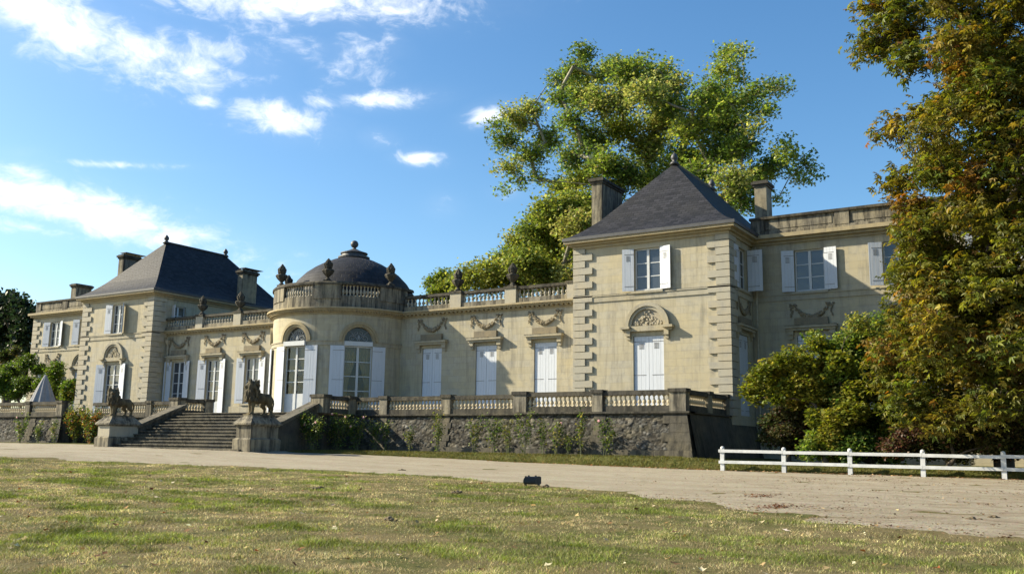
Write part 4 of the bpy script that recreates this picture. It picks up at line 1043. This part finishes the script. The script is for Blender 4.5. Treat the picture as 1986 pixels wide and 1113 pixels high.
def limbs_mesh(name, P, par, r0, rmin, mat, parent, seg=6, power=.5, keep=None):
    n = len(P); w = np.ones(n)
    for i in range(n-1, 0, -1): w[par[i]] += w[i]
    r = np.maximum(rmin, r0*(w/w[0])**power); mb_v = []; faces = []
    idx = [i for i in range(1, n) if keep is None or keep(i)]
    if not idx: return None
    i = np.array(idx); A, B = P[par[i]], P[i]; d = B-A; L = np.linalg.norm(d, axis=1)[:, None]+1e-9; d /= L
    up = np.where(np.abs(d[:, 2:3]) < .9, np.array([[0, 0, 1.]]), np.array([[1., 0, 0]])); a = np.cross(d, up); a /= np.linalg.norm(a, axis=1)[:, None]; b = np.cross(d, a)
    ra = np.minimum(r[par[i]], r[i]*1.6)[:, None]; rb = r[i][:, None]; V = []
    for (C, rr, off) in ((A-d*ra*.3, ra, 0), (B+d*rb*.3, rb, 1)):
        for k in range(seg):
            t = 2*math.pi*k/seg; V.append(C+(a*math.cos(t)+b*math.sin(t))*rr)
    V = np.stack(V, 1); F = np.array([[k, (k+1) % seg, seg+(k+1) % seg, seg+k] for k in range(seg)])
    faces = (F[None]+(np.arange(len(i))*2*seg)[:, None, None]).reshape(-1, 4)
    return np_mesh(name, V.reshape(-1, 3), faces, mat, parent, smooth=True)
def tree(root, trunk, blobs, rng, r0, leafsize, per_twig, twigs, cols, weights, bark, spread=.42, shape='leaf', flat=.35, droop=0, rmin=.012, step=.8, jit=.26, sag=0, squash=.8, pull=.30):
    """blobs = (x, y, z, radius) foliage masses; limbs reach each mass, twigs fill it, leaves sit on the twigs"""
    C = np.array([b[:3] for b in blobs]); Rb = np.array([b[3] for b in blobs])
    P, par, ends = grow(trunk, list(C), rng, step, pull=pull, sag=sag)
    tw, twb = [], []
    for bi, c in enumerate(C):
        n = max(3, int(twigs*(Rb[bi]/np.median(Rb))**2))
        u = rng.normal(size=(n, 3)); u /= np.linalg.norm(u, axis=1)[:, None]
        q = c+u*(Rb[bi]*rng.uniform(.35, 1.0, (n, 1))**.6)*np.array([1, 1, squash]); tw += list(q); twb += [bi]*n
    P2, par2, ends2 = list(P), list(par), []
    A = np.array(P)
    for q, bi in zip(tw, twb):
        near = ends[bi]; L = np.linalg.norm(q-P2[near]); prev = near; k = max(1, int(L/.45)); bend = rng.normal(0, .10, 3)*L
        for s in range(1, k+1): f = s/k; P2.append(A[near]+(q-A[near])*f+bend*math.sin(math.pi*f)); par2.append(prev); prev = len(P2)-1
        ends2.append(prev)
    P2 = np.array(P2); par2 = np.array(par2); nt = len(trunk)
    limbs_mesh('limbs', P2, par2, r0, rmin, bark, root, power=.56, keep=lambda i: i >= nt)
    limbs_mesh('trunk', P2, par2, r0, rmin, bark, root, seg=10, power=.56, keep=lambda i: i < nt)
    tw = np.array(tw); twb = np.array(twb); n = len(tw)*per_twig
    src = np.repeat(np.arange(len(tw)), per_twig); t_ = rng.uniform(.35, 1.05, (n, 1))
    base = np.array([A[ends[b]] for b in twb])[src]; pos = base+(tw[src]-base)*t_+np.clip(rng.normal(0, spread, (n, 3)), -1.7*spread, 1.7*spread)*np.array([1, 1, .75])
    size = leafsize*rng.uniform(.65, 1.3, n)
    return leaves_mesh('crown', pos, size, palette(rng, n, cols, weights, jit, twb[src]), root, seed=int(rng.integers(1e6)), shape=shape, flat=flat, droop=droop)

# ------------------------------------------------------------------ the big plane tree and its neighbour behind the chateau
def px_blobs(lst, y, dy, rng, scale):
    out = []
    for px, py, r in lst:
        yy = y+rng.uniform(-dy, dy); c = ray_at(px, py, yy); out.append((c[0], c[1], c[2], r*scale*yy/62))
    return out
rng = np.random.default_rng(21)
pb = [(1004, 235, 38), (977, 272, 32), (1030, 212, 28), (985, 325, 26), (1027, 300, 34), (1066, 270, 36), (962, 240, 18), (1010, 350, 16), (975, 365, 10), (1040, 345, 16),
      (1135, 108, 26), (1118, 140, 34), (1092, 155, 28), (1085, 190, 26), (1122, 190, 40), (1160, 150, 26), (1158, 200, 40), (1105, 235, 30), (1190, 135, 34), (1215, 150, 42), (1245, 128, 26), (1279, 147, 38), (1306, 165, 30), (1255, 185, 46), (1200, 195, 42), (1300, 205, 40),
      (1280, 235, 52), (1209, 248, 46), (1151, 270, 46), (1116, 300, 38), (1255, 290, 50), (1340, 250, 46), (1378, 224, 44), (1418, 246, 42), (1325, 310, 52), (1398, 295, 50), (1440, 285, 36), (1170, 320, 46), (1130, 345, 40), (1210, 340, 46), (1360, 195, 28), (1350, 345, 44), (1265, 345, 40), (1095, 365, 34), (1300, 370, 40), (1180, 380, 44),
      (1412, 112, 24), (1437, 102, 16), (1396, 135, 22), (1375, 168, 24), (1398, 180, 26), (1503, 172, 20), (1518, 168, 12), (1468, 182, 22), (1482, 212, 20), (1449, 200, 26), (1430, 150, 20), (1420, 205, 30), (1470, 245, 18),
      (1526, 297, 20), (1560, 318, 18), (1552, 350, 13), (1503, 315, 24), (1472, 338, 30), (1422, 350, 40), (1441, 392, 30), (1510, 384, 9), (1575, 340, 9), (1535, 330, 14), (1400, 400, 36), (1450, 360, 30), (1520, 275, 10)]
c = ray_at(1262, 470, 63)
plane = thing('plane_tree', (c[0], 63, 0), 'tall spreading green plane tree with long bare limbs rising behind the right pavilion', 'tree')
trunk = [(c[0]+.6, 63, -.5), (c[0]+.4, 63, 4), (c[0], 63.2, 8.5), (c[0]-.5, 63, 12.5), (c[0]-1.2, 62.6, 15.8)]
PLCOL = [(.17, .235, .044), (.235, .28, .055), (.125, .19, .04), (.29, .31, .09), (.085, .14, .034)]
tree(plane, trunk, px_blobs(pb, 63, 4.5, rng, .042), rng, .62, .25, 44, 21, PLCOL, [3, 3, 3, 2, 2], PLANEBARK, spread=.45, shape='broad', rmin=.02, step=1.1, pull=.15)
rng = np.random.default_rng(22)
pb = [(1095, 400, 34), (1065, 412, 30), (1120, 440, 40), (1078, 450, 38), (1040, 440, 32), (1050, 485, 38), (1012, 470, 28), (1090, 500, 40), (1020, 510, 36), (985, 500, 26), (980, 530, 30), (950, 520, 22), (945, 545, 26), (1060, 535, 40), (1110, 545, 36), (1010, 550, 34), (1130, 490, 34), (915, 535, 22), (900, 556, 22), (1130, 395, 30), (1150, 420, 30)]
c = ray_at(1060, 560, 60)
t2 = thing('plane_tree', (c[0], 60, 0), 'lower rounded yellow green tree in front of the tall plane tree, above the right balustrade', 'tree')
tree(t2, [(c[0], 60, -.5), (c[0], 60, 4), (c[0]+.2, 60, 7.5), (c[0]+.6, 60, 10)], px_blobs(pb, 60, 3.5, rng, .041), rng, .42, .255, 80, 28, [(.17, .215, .042), (.225, .25, .052), (.12, .17, .036), (.29, .29, .09)], [3, 3, 2, 2], PLANEBARK, spread=.55, shape='broad', rmin=.018, step=1.1)
rng = np.random.default_rng(23)
pb = [(855, 540, 15), (838, 552, 12), (870, 556, 17), (850, 566, 15), (884, 545, 12), (862, 530, 9), (875, 575, 18), (845, 580, 14)]
c = ray_at(862, 600, 70)
t3 = thing('young_tree', (c[0], 70, 0), 'small tree top peeping over the balustrade just right of the dome', 'tree')
tree(t3, [(c[0], 70, -.5), (c[0], 70, 5), (c[0], 70, 9)], px_blobs(pb, 70, 1.5, rng, .042), rng, .25, .27, 50, 16, [(.13, .18, .03), (.18, .21, .035), (.10, .14, .03)], [3, 3, 2], PLANEBARK, spread=.4, shape='broad', rmin=.016)

# ------------------------------------------------------------------ the horse chestnut on the right
rng = np.random.default_rng(31); blobs = []
left = [(-160, 1640), (0, 1672), (60, 1690), (105, 1690), (130, 1745), (170, 1765), (215, 1715), (250, 1735), (300, 1715), (350, 1735), (385, 1780), (430, 1770), (480, 1745), (540, 1765), (600, 1770), (640, 1745), (700, 1720), (750, 1715), (790, 1770), (815, 1850)]
ly, lx = [a for a, b in left], [b for a, b in left]
tries = 0
while len(blobs) < 420 and tries < 40000:
    tries += 1
    py = rng.uniform(-170, 815); px = rng.uniform(1640, 2330); r = rng.uniform(.5, .95)
    if px < np.interp(py, ly, lx)+r*40*.8-30: continue
    yy = 36.0+rng.uniform(-3.6, 3.4)*(1 if px > 1800 else .6); c = ray_at(px, py, yy)
    if py > 760 and px > 1890 and rng.random() < .4: continue
    if any(np.linalg.norm(c-b[:3]) < (r+b[3])*.44 for b in blobs): continue
    if py < 430 and rng.random() < (.45 if px < 1880 else .25): continue
    blobs.append((c[0], c[1], c[2], r))
c0 = ray_at(1948, 870, 36.5)
chest = thing('horse_chestnut', (c0[0], 36.5, -.4), 'large horse chestnut turning brown and gold on the right behind the white fence', 'tree')
trunk = [(c0[0]-.05, 36.6, -.7), (c0[0]-.05, 36.6, .8), (c0[0]-.15, 36.5, 2.2), (ray_at(1930, 660, 36.4)[0], 36.4, ray_at(1930, 660, 36.4)[2]), (ray_at(1908, 580, 36.2)[0], 36.2, ray_at(1908, 580, 36.2)[2]), (ray_at(1925, 480, 36.2)[0], 36.2, ray_at(1925, 480, 36.2)[2]), (ray_at(1965, 330, 36.3)[0]+.4, 36.4, ray_at(1965, 330, 36.3)[2])]
tree(chest, trunk, blobs, rng, .34, .235, 15, 14, [(.15, .135, .022), (.125, .135, .02), (.195, .16, .028), (.18, .11, .024), (.09, .115, .018), (.14, .075, .026)], [4, 5.5, 2.6, .7, 4, .25], BARK, spread=.33, shape='hand', flat=.5, droop=.6, rmin=.012, step=.6, jit=.28, sag=.04, squash=.75, pull=.12)

# ------------------------------------------------------------------ shrubs on the right, in front of the wing
def shrub(name, label, base, pb, y, dy, rng, scale, size, cols, w, n_tw=14, per=16, shape='leaf', cat='shrub', r0=.09, flat=.3, spread=.24, stems=4, group=None):
    root = thing(name, base, label, cat, group)
    bl = px_blobs(pb, y, dy, rng, scale) if pb and len(pb[0]) == 3 else pb
    mid = np.mean([b[:3] for b in bl], 0)
    tr = [(base[0], base[1], base[2]-.25), (base[0], base[1], base[2]+.15), (base[0]*.75+mid[0]*.25, base[1]*.75+mid[1]*.25, base[2]+.3*(mid[2]-base[2]))]
    tree(root, tr, bl, rng, r0, size, int(per*3.6), int(n_tw*1.7), cols, w, BARK, spread=spread, shape=shape, flat=flat, rmin=.006, step=.5, jit=.25)
    return root
rng = np.random.default_rng(41)
g = [(1690, 650, 38), (1650, 665, 34), (1720, 680, 40), (1610, 680, 26), (1680, 700, 44), (1635, 720, 40), (1740, 730, 42), (1690, 755, 46), (1640, 780, 44), (1740, 790, 46), (1600, 740, 30), (1690, 820, 46), (1635, 838, 40), (1745, 845, 44), (1700, 870, 36), (1610, 865, 30), (1600, 830, 26), (1660, 860, 34), (1730, 880, 30), (1585, 850, 24), (1575, 875, 22), (1620, 885, 24), (1580, 655, 14), (1665, 630, 20), (1710, 622, 16), (1790, 770, 36), (1785, 840, 36), (1755, 670, 30), (1650, 880, 24)]
b = ray_at(1690, 890, 38.2)
shrub('green_shrub', 'tall bushy green shrub growing in front of the right wing, beside the chestnut', (b[0], 38.2, -.15), g, 38.2, 1.3, rng, .0235, .14, [(.10, .165, .03), (.145, .20, .035), (.07, .125, .025), (.20, .215, .04), (.25, .25, .06)], [4, 3, 3, 2, .8], 20, 15, r0=.16)
g = [(1462, 738, 9), (1452, 760, 8), (1478, 722, 11), (1480, 755, 13), (1500, 712, 13), (1507, 740, 16), (1520, 698, 10), (1535, 718, 17), (1532, 752, 17), (1560, 702, 12), (1562, 735, 18), (1575, 762, 18), (1470, 772, 8), (1505, 770, 11), (1598, 715, 16), (1605, 748, 20), (1548, 778, 14),
     (1600, 782, 20), (1630, 700, 15), (1640, 735, 22), (1632, 770, 22), (1665, 760, 22), (1590, 810, 16), (1625, 812, 20), (1555, 690, 7), (1655, 800, 22), (1540, 685, 6), (1612, 842, 18), (1650, 845, 20), (1585, 668, 9), (1610, 690, 12)]
b = ray_at(1600, 860, 37.6)
shrub('leaning_tree', 'small yellow green tree leaning left toward the terrace corner', (b[0], 37.6, -.14), g, 37.8, 1.1, rng, .0225, .16, [(.15, .165, .024), (.20, .20, .034), (.105, .135, .02), (.25, .22, .05)], [3, 2.5, 3, .7], 15, 13, cat='tree', r0=.12, flat=.5)
g = [(1520, 800, 26), (1495, 822, 24), (1550, 812, 28), (1520, 842, 28), (1560, 845, 28), (1495, 850, 20), (1580, 830, 24), (1540, 866, 22)]
b = ray_at(1530, 885, 39)
shrub('purple_shrub', 'low purplish shrub in the shade under the small leaning tree', (b[0], 39, -.13), g, 39, .9, rng, .0225, .12, [(.075, .045, .028), (.06, .06, .022), (.10, .055, .035), (.05, .07, .02)], [2, 3, 1.5, 4], 16, 14)
g = [(1830, 800, 34), (1870, 810, 34), (1905, 825, 28), (1840, 840, 34), (1885, 855, 32), (1815, 865, 28), (1925, 860, 24), (1860, 875, 26), (1850, 775, 22), (1900, 785, 18), (1760, 850, 26), (1790, 870, 24), (1940, 840, 22), (1945, 870, 22), (1735, 868, 20), (1800, 830, 22), (1965, 800, 24), (1985, 830, 26), (1970, 860, 26), (2010, 860, 26), (2000, 800, 22)]
b = ray_at(1840, 890, 35.9)
shrub('purple_shrub', 'wide reddish purple shrub under the chestnut, left of its trunk', (b[0], 35.9, -.17), g, 35.9, .6, rng, .0215, .12, [(.085, .045, .028), (.06, .055, .02), (.12, .065, .035), (.05, .065, .018), (.085, .085, .025)], [1.6, 3, 1, 3, 3], 18, 14)

# ------------------------------------------------------------------ planting on the left
rng = np.random.default_rng(51)
g = [(-40, 610, 45), (0, 600, 34), (35, 600, 26), (55, 612, 16), (15, 640, 40), (50, 650, 24), (-30, 660, 50), (30, 690, 32), (58, 685, 16), (0, 720, 40), (-60, 580, 40), (20, 580, 16), (45, 720, 26), (-50, 730, 50), (62, 640, 10)]
b = ray_at(10, 800, 56)
rt = thing('dark_pine', (b[0], 56, 0), 'dark dense pine standing beyond the left end of the chateau', 'tree')
tree(rt, [(b[0], 56, -.4), (b[0], 56, 4), (b[0]-.3, 56, 8), (b[0], 56, 11)], px_blobs(g, 56, 3, rng, .054), rng, .45, .45, 60, 34, [(.014, .028, .011), (.020, .036, .013), (.010, .020, .008)], [3, 2, 2], BARK, spread=.6, flat=.1, rmin=.02, step=1.2)
g = [(10, 690, 20), (42, 700, 14), (5, 715, 22), (28, 680, 12)]
b = ray_at(20, 790, 49.5)
shrub('autumn_shrub', 'reddish brown autumn shrub at the left picture edge in front of the dark pine', (b[0], 49.5, FLOOR-.1), g, 49.5, .6, rng, .042, .2, [(.06, .045, .014), (.055, .065, .016), (.035, .055, .014)], [2, 3, 3], 16, 12)
g = [(20, 720, 26), (50, 705, 20), (10, 755, 26), (48, 745, 26), (75, 715, 16), (85, 745, 20), (0, 735, 26), (30, 765, 20), (60, 695, 10)]
b = ray_at(40, 790, 43)
shrub('terrace_shrub', 'bright green shrub left of the folded parasol on the terrace', (b[0], 43, FLOOR), g, 43, .7, rng, .048, .16, [(.09, .15, .022), (.13, .18, .028), (.06, .10, .018)], [3, 2, 2], 20, 16)
g = [(105, 725, 16), (115, 750, 20), (135, 750, 14), (98, 760, 16), (130, 768, 16), (148, 762, 8), (112, 710, 9), (145, 742, 7)]
b = ray_at(115, 790, 42.6)
shrub('terrace_shrub', 'green shrub right of the folded parasol, below the left wing windows', (b[0], 42.6, FLOOR), g, 42.6, .5, rng, .048, .16, [(.08, .14, .022), (.12, .165, .028), (.16, .15, .03)], [3, 2, 1], 20, 16)

# ------------------------------------------------------------------ roses along the foot of the terrace wall
def rose(px, y, h, w, label, seed, n=None, flowers=1, dense=1.0, cols=None, base_z=None):
    rng = np.random.default_rng(seed); b = ray_at(px, 878, y); x = b[0]
    z0 = base_z if base_z is not None else float(bank(np.array([x]), np.array([y]))[0]) if x > -33.2 else float(T(x, y))+.06
    root = thing('rose_bush', (x, y, z0), label, 'rose bush', 'rose bushes along the terrace wall')
    mb = MB(); tips = []
    n = n or max(4, int(5*w/.5))
    for k in range(n):
        a = rng.uniform(0, 6.28); r = w*1.3*rng.uniform(.2, 1); hh = h*rng.uniform(.6, 1.05); ex, ey = r*math.cos(a), r*math.sin(a)*.35
        pts = [(x+ex*.12, y+ey*.1, z0-.1)]+[(x+ex*(.12+.88*(s/5)**1.3)+rng.normal(0, .02), y+ey*(s/5)+rng.normal(0, .02), z0+hh*s/5) for s in range(1, 6)]
        mb.tube(pts, [.017, .015, .013, .011, .009, .005], 5); tips.append(pts)
    mb.build('stems', STEM, root)
    pos = []; cl = []
    for k, pts in enumerate(tips):
        m = int(rng.integers(70, 130)*dense)
        for q in range(m):
            f = rng.beta(2.8, 1.15)*5; i = min(4, int(f)); p = np.array(pts[i])+(np.array(pts[i+1])-np.array(pts[i]))*(f-i); pos.append(p+rng.normal(0, .085+.05*dense, 3)*np.array([1, .6, .8])); cl.append(k)
    pos = np.array(pos); cols = cols or [(.075, .125, .025), (.12, .155, .032), (.05, .085, .02), (.17, .17, .045)]
    leaves_mesh('foliage', pos, rng.uniform(.07, .14, len(pos)), palette(rng, len(pos), cols, None, .25, np.array(cl)), root, seed=seed)
    for k in range(flowers):
        p = tips[k % len(tips)][4 if k % 2 else 5]; fl = MB()
        for q in range(7): a = q*.9; fl.ball((p[0]+.03*math.cos(a), p[1]-.03, p[2]+.03*math.sin(a)), .04, 1, 1, .8, 6, 4)
        fl.build('flower', PETAL, root)
R_ = [(606, 34.3, 1.9, .8, 'dense rose bush in the corner where the stair cheek meets the terrace wall', 2, 1.7),
      (655, 35.9, 1.8, .85, 'leafy rose bush with pink flowers beside the corner rose bush, left end of the wall', 3, 1.5),
      (692, 36.3, 1.75, .6, 'rose bush with glossy leaves left of the tallest climbing rose', 1, 1.2),
      (727, 36.8, 2.1, .32, 'tallest climbing rose on the terrace wall, reaching over the balustrade below the rotunda window', 0, 1.2),
      (745, 37.0, 1.7, .28, 'thin rose just right of the tallest climbing rose', 0, .6), (795, 37.0, 1.5, .25, 'sparse single rose between the thin rose and the spreading one under the first closed shutters', 0, .5),
      (847, 36.9, 1.95, .55, 'spreading rose bush under the first closed shutters right of the rotunda', 0, .8), (918, 36.9, 1.9, .5, 'open rose bush under the gap between the first and second closed shutters', 0, .65),
      (957, 36.9, 1.85, .4, 'upright rose bush under the second closed shutters', 0, .8), (985, 36.6, 1.7, .3, 'narrow rose bush left of the thick balustrade pier', 0, .6),
      (1015, 35.9, 1.95, .5, 'rose bush at the projecting wall corner below the thick balustrade pier', 0, .75), (1052, 35.9, 1.55, .35, 'low thin rose under the third closed shutters', 0, .5), (1078, 35.9, 1.45, .3, 'short straggly rose right of the third closed shutters', 1, .5),
      (1102, 35.9, 1.0, .2, 'smallest rose stem at the foot of the wall', 0, .4), (1126, 35.9, 1.8, .26, 'slim upright rose left of the white-flowering one', 0, .8), (1172, 35.9, 1.75, .5, 'rose bush with one pale flower near the stone pilaster, rightmost of the row', 1, .65)]
for i, (px, y, h, w, lab, fl, de) in enumerate(R_): rose(px, y, h, w, lab, 100+i, flowers=fl, dense=de)
RED = [(.08, .13, .025), (.13, .165, .03), (.22, .10, .03), (.24, .19, .04), (.10, .14, .028), (.06, .11, .022)]
L_ = [(36, 35.2, 1.8, .6, 'rose bush at the left picture edge against the terrace wall', 2, 1.0, None), (72, 35.2, 1.5, .4, 'rose bush below the pier in front of the folded parasol', 0, .8, None), (104, 35.2, 1.5, .35, 'thin rose bush near the dark end of the left wall', 0, .7, None),
      (143, 36.3, 2.3, .9, 'big flowering rose bush by the dark return of the left wall', 5, 2.2, RED), (172, 36.0, 2.2, .9, 'big red and yellow leaved rose bush right beside the left lion pedestal', 6, 2.2, RED)]
for i, (px, y, h, w, lab, fl, de, co) in enumerate(L_): rose(px, y, h, w, lab, 140+i, flowers=fl, dense=de, cols=co, base_z=.17, n=None if w < .8 else 16)

# ------------------------------------------------------------------ grass and fallen leaves
def blades(name, x, y, z, h, wd, col, seed, lean=.5):
    rng = np.random.default_rng(seed); n = len(x); a = rng.uniform(0, 6.283, n); l = rng.normal(0, lean, (n, 2))*h[:, None]
    b = np.stack([x, y, z-.008], 1); sx = np.stack([np.cos(a), np.sin(a), 0*a], 1)*wd[:, None]*.5
    m = b+np.stack([l[:, 0]*.4, l[:, 1]*.4, h*.6], 1); tp = b+np.stack([l[:, 0], l[:, 1], h], 1)
    V = np.stack([b-sx, b+sx, m+sx*.7, tp, m-sx*.7], 1); F = np.array([[0, 1, 2, 4]]); F2 = np.array([[4, 2, 3]])
    k = np.arange(n)*5; f3 = np.concatenate([(np.array([[0, 1, 2], [0, 2, 4], [4, 2, 3]])[None]+k[:, None, None]).reshape(-1, 3)])
    o = np_mesh(name, V.reshape(-1, 3), f3, BLADE, None, np.repeat(col, 5, 0)); o['kind'] = 'stuff'; return o
rng = np.random.default_rng(61)
def in_view(x, y, m=60):
    d = np.stack([x, y, T(x, y)-EYE], 1); w = d@AX[2]; px = d@AX[0]/w*1800+993; py = d@AX[1]/w*1800+556
    return (w > .5) & (px > -m) & (px < 1986+m) & (py < 1113+m*3)
def lawn_points(n, y0, y1, p):
    """denser near the camera"""
    y = y0+(y1-y0)*rng.random(n)**p; x = rng.uniform(-2.0, 0.12, n)*y
    k = in_view(x, y) & (y < near_edge(x)+.12+np.abs(rng.normal(0, .22, n))*(rng.random(n) < .5)); return x[k], y[k]
x, y = lawn_points(1500000, 4.2, 25, 1.3)
patch = vnoise(x*.55+3, y*1.2, 21)*.55+vnoise(x*1.6, y*3.1, 22)*.3+vnoise(x*5, y*5, 23)*.15
tuft = vnoise(x*3.4, y*3.4, 24)
keep = rng.random(len(x)) < np.clip(.18+1.1*(patch-.3)+.7*(tuft-.5), .1, 1); x, y, patch, tuft = x[keep], y[keep], patch[keep], tuft[keep]
n = len(x); dist = np.hypot(x, y)
green = np.clip((patch-.42)*3.4+rng.normal(0, .36, n), 0, 1)[:, None]
gcol = np.array([.125, .165, .024]); scol = np.array([.37, .31, .165])
col = (scol*(1-green)+gcol*green)*np.exp(rng.normal(0, .42, (n, 1)))*(.55+.9*vnoise(x*2.1, y*2.1, 27))[:, None]*np.exp(rng.normal(0, .06, (n, 3)))
h = rng.uniform(.016, .055, n)*(.6+.9*tuft)*(.75+.5*green[:, 0]); wd = rng.uniform(.004, .008, n)*np.clip(dist/11, .8, 2.2)
zz = T(x, y)+(vnoise(x*1.1, y*1.1, 3)-.5)*.05+(vnoise(x*3, y*3, 5)-.5)*.03
blades('grass', x, y, zz, h, wd, col, 1, .75)
x = rng.uniform(-33, 4, 60000); y = verge_front(x)+rng.random(60000)**2.2*4.0; n = len(x)
col = np.array([.085, .092, .018])*np.exp(rng.normal(0, .35, (n, 1)))*np.exp(rng.normal(0, .08, (n, 3))); col[rng.random(n) < .2] *= np.array([1.7, 1.3, 1.3])
blades('grass', x, y, bank(x, y), rng.uniform(.04, .12, n), rng.uniform(.010, .02, n), col, 2, .5)
def litter(n, fx, size, cols, seed, name='fallen_leaves'):
    rng = np.random.default_rng(seed); x, y, z = fx(rng, n); n = len(x)
    pos = np.stack([x, y, z+size*.18], 1)
    o = leaves_mesh(name, pos, rng.uniform(.6, 1.3, n)*size, palette(rng, n, cols, None, .3), None, DRYLEAF, seed, flat=1.2, shape='broad'); o['kind'] = 'stuff'; return o
BROWN = [(.16, .075, .025), (.24, .14, .05), (.10, .05, .02), (.30, .22, .10), (.20, .07, .02)]
def lf(rng, n):
    y = 5+19*rng.random(n)**1.2; x = rng.uniform(-1.95, .1, n)*y; k = in_view(x, y) & (y < near_edge(x)); x, y = x[k], y[k]; return x, y, T(x, y)+.02
litter(520, lf, .10, BROWN+[(.50, .42, .26), (.55, .48, .32)], 71)
def lf(rng, n):
    x = rng.normal(-4.5, 4.5, n); y = near_edge(x)+rng.random(n)*(34.2-near_edge(x)); k = (rng.random(n) < np.clip((x+16)/11, .03, 1)) & (vnoise(x*.7, y*1.4, 33)+rng.random(n)*.5 > .72); x, y = x[k], y[k]; return x, y, T(x, y)+.014
litter(9000, lf, .062, [(.15, .085, .035), (.22, .15, .07), (.10, .06, .03), (.28, .22, .12)], 72)
def lf(rng, n):
    x = rng.uniform(-28, 2, n); x = x[rng.random(n) < np.clip((x+27)/14, .08, 1)]; y = verge_front(x)-.02-np.abs(rng.normal(0, .16, len(x))); return x, y, T(x, y)+.03
litter(900, lf, .10, [(.34, .21, .09), (.42, .30, .16), (.20, .10, .04), (.26, .12, .05)], 73)
def lf(rng, n):
    cx_ = np.array([-6.83, -5.62]); cy_ = np.array([22.06, 19.5]); k = rng.integers(0, 2, n); x = cx_[k]+rng.normal(0, .16, n); y = cy_[k]+rng.normal(0, .3, n); return x, y, T(x, y)+.015+np.abs(rng.normal(0, .02, n))
litter(260, lf, .06, [(.14, .05, .02), (.18, .08, .03), (.09, .035, .015)], 74)
# scuffed earth patches thrown up in the lawn, as small crumbly mounds
rng = np.random.default_rng(81); mv, mf = MB(), 0
for px, py, r in ((885, 957, .22), (780, 913, .20), (620, 948, .16), (140, 931, .18), (520, 913, .16), (1930, 1007, .14), (1885, 1010, .16), (755, 1010, .12), (1060, 945, .08)):
    d = direction(px, py); s_ = next((q for q in np.arange(4, 60, .05) if (d*q)[2]+EYE < T((d*q)[0], (d*q)[1])), 20); x, y = (d*s_)[0], (d*s_)[1]
    for k in range(16): a = rng.uniform(0, 6.28); q = r*abs(rng.normal(0, .6)); mv.ball((x+q*math.cos(a), y+q*math.sin(a), float(T(x, y))+.02+.05*max(0, 1-q/r)*rng.random()), rng.uniform(.015, .05), 1.2, 1.2, .7, 5, 4)
earth = mv.build('scattered_earth', plain('dry_earth', (.13, .10, .06), .95, .4, 20), None); earth['kind'] = 'stuff'
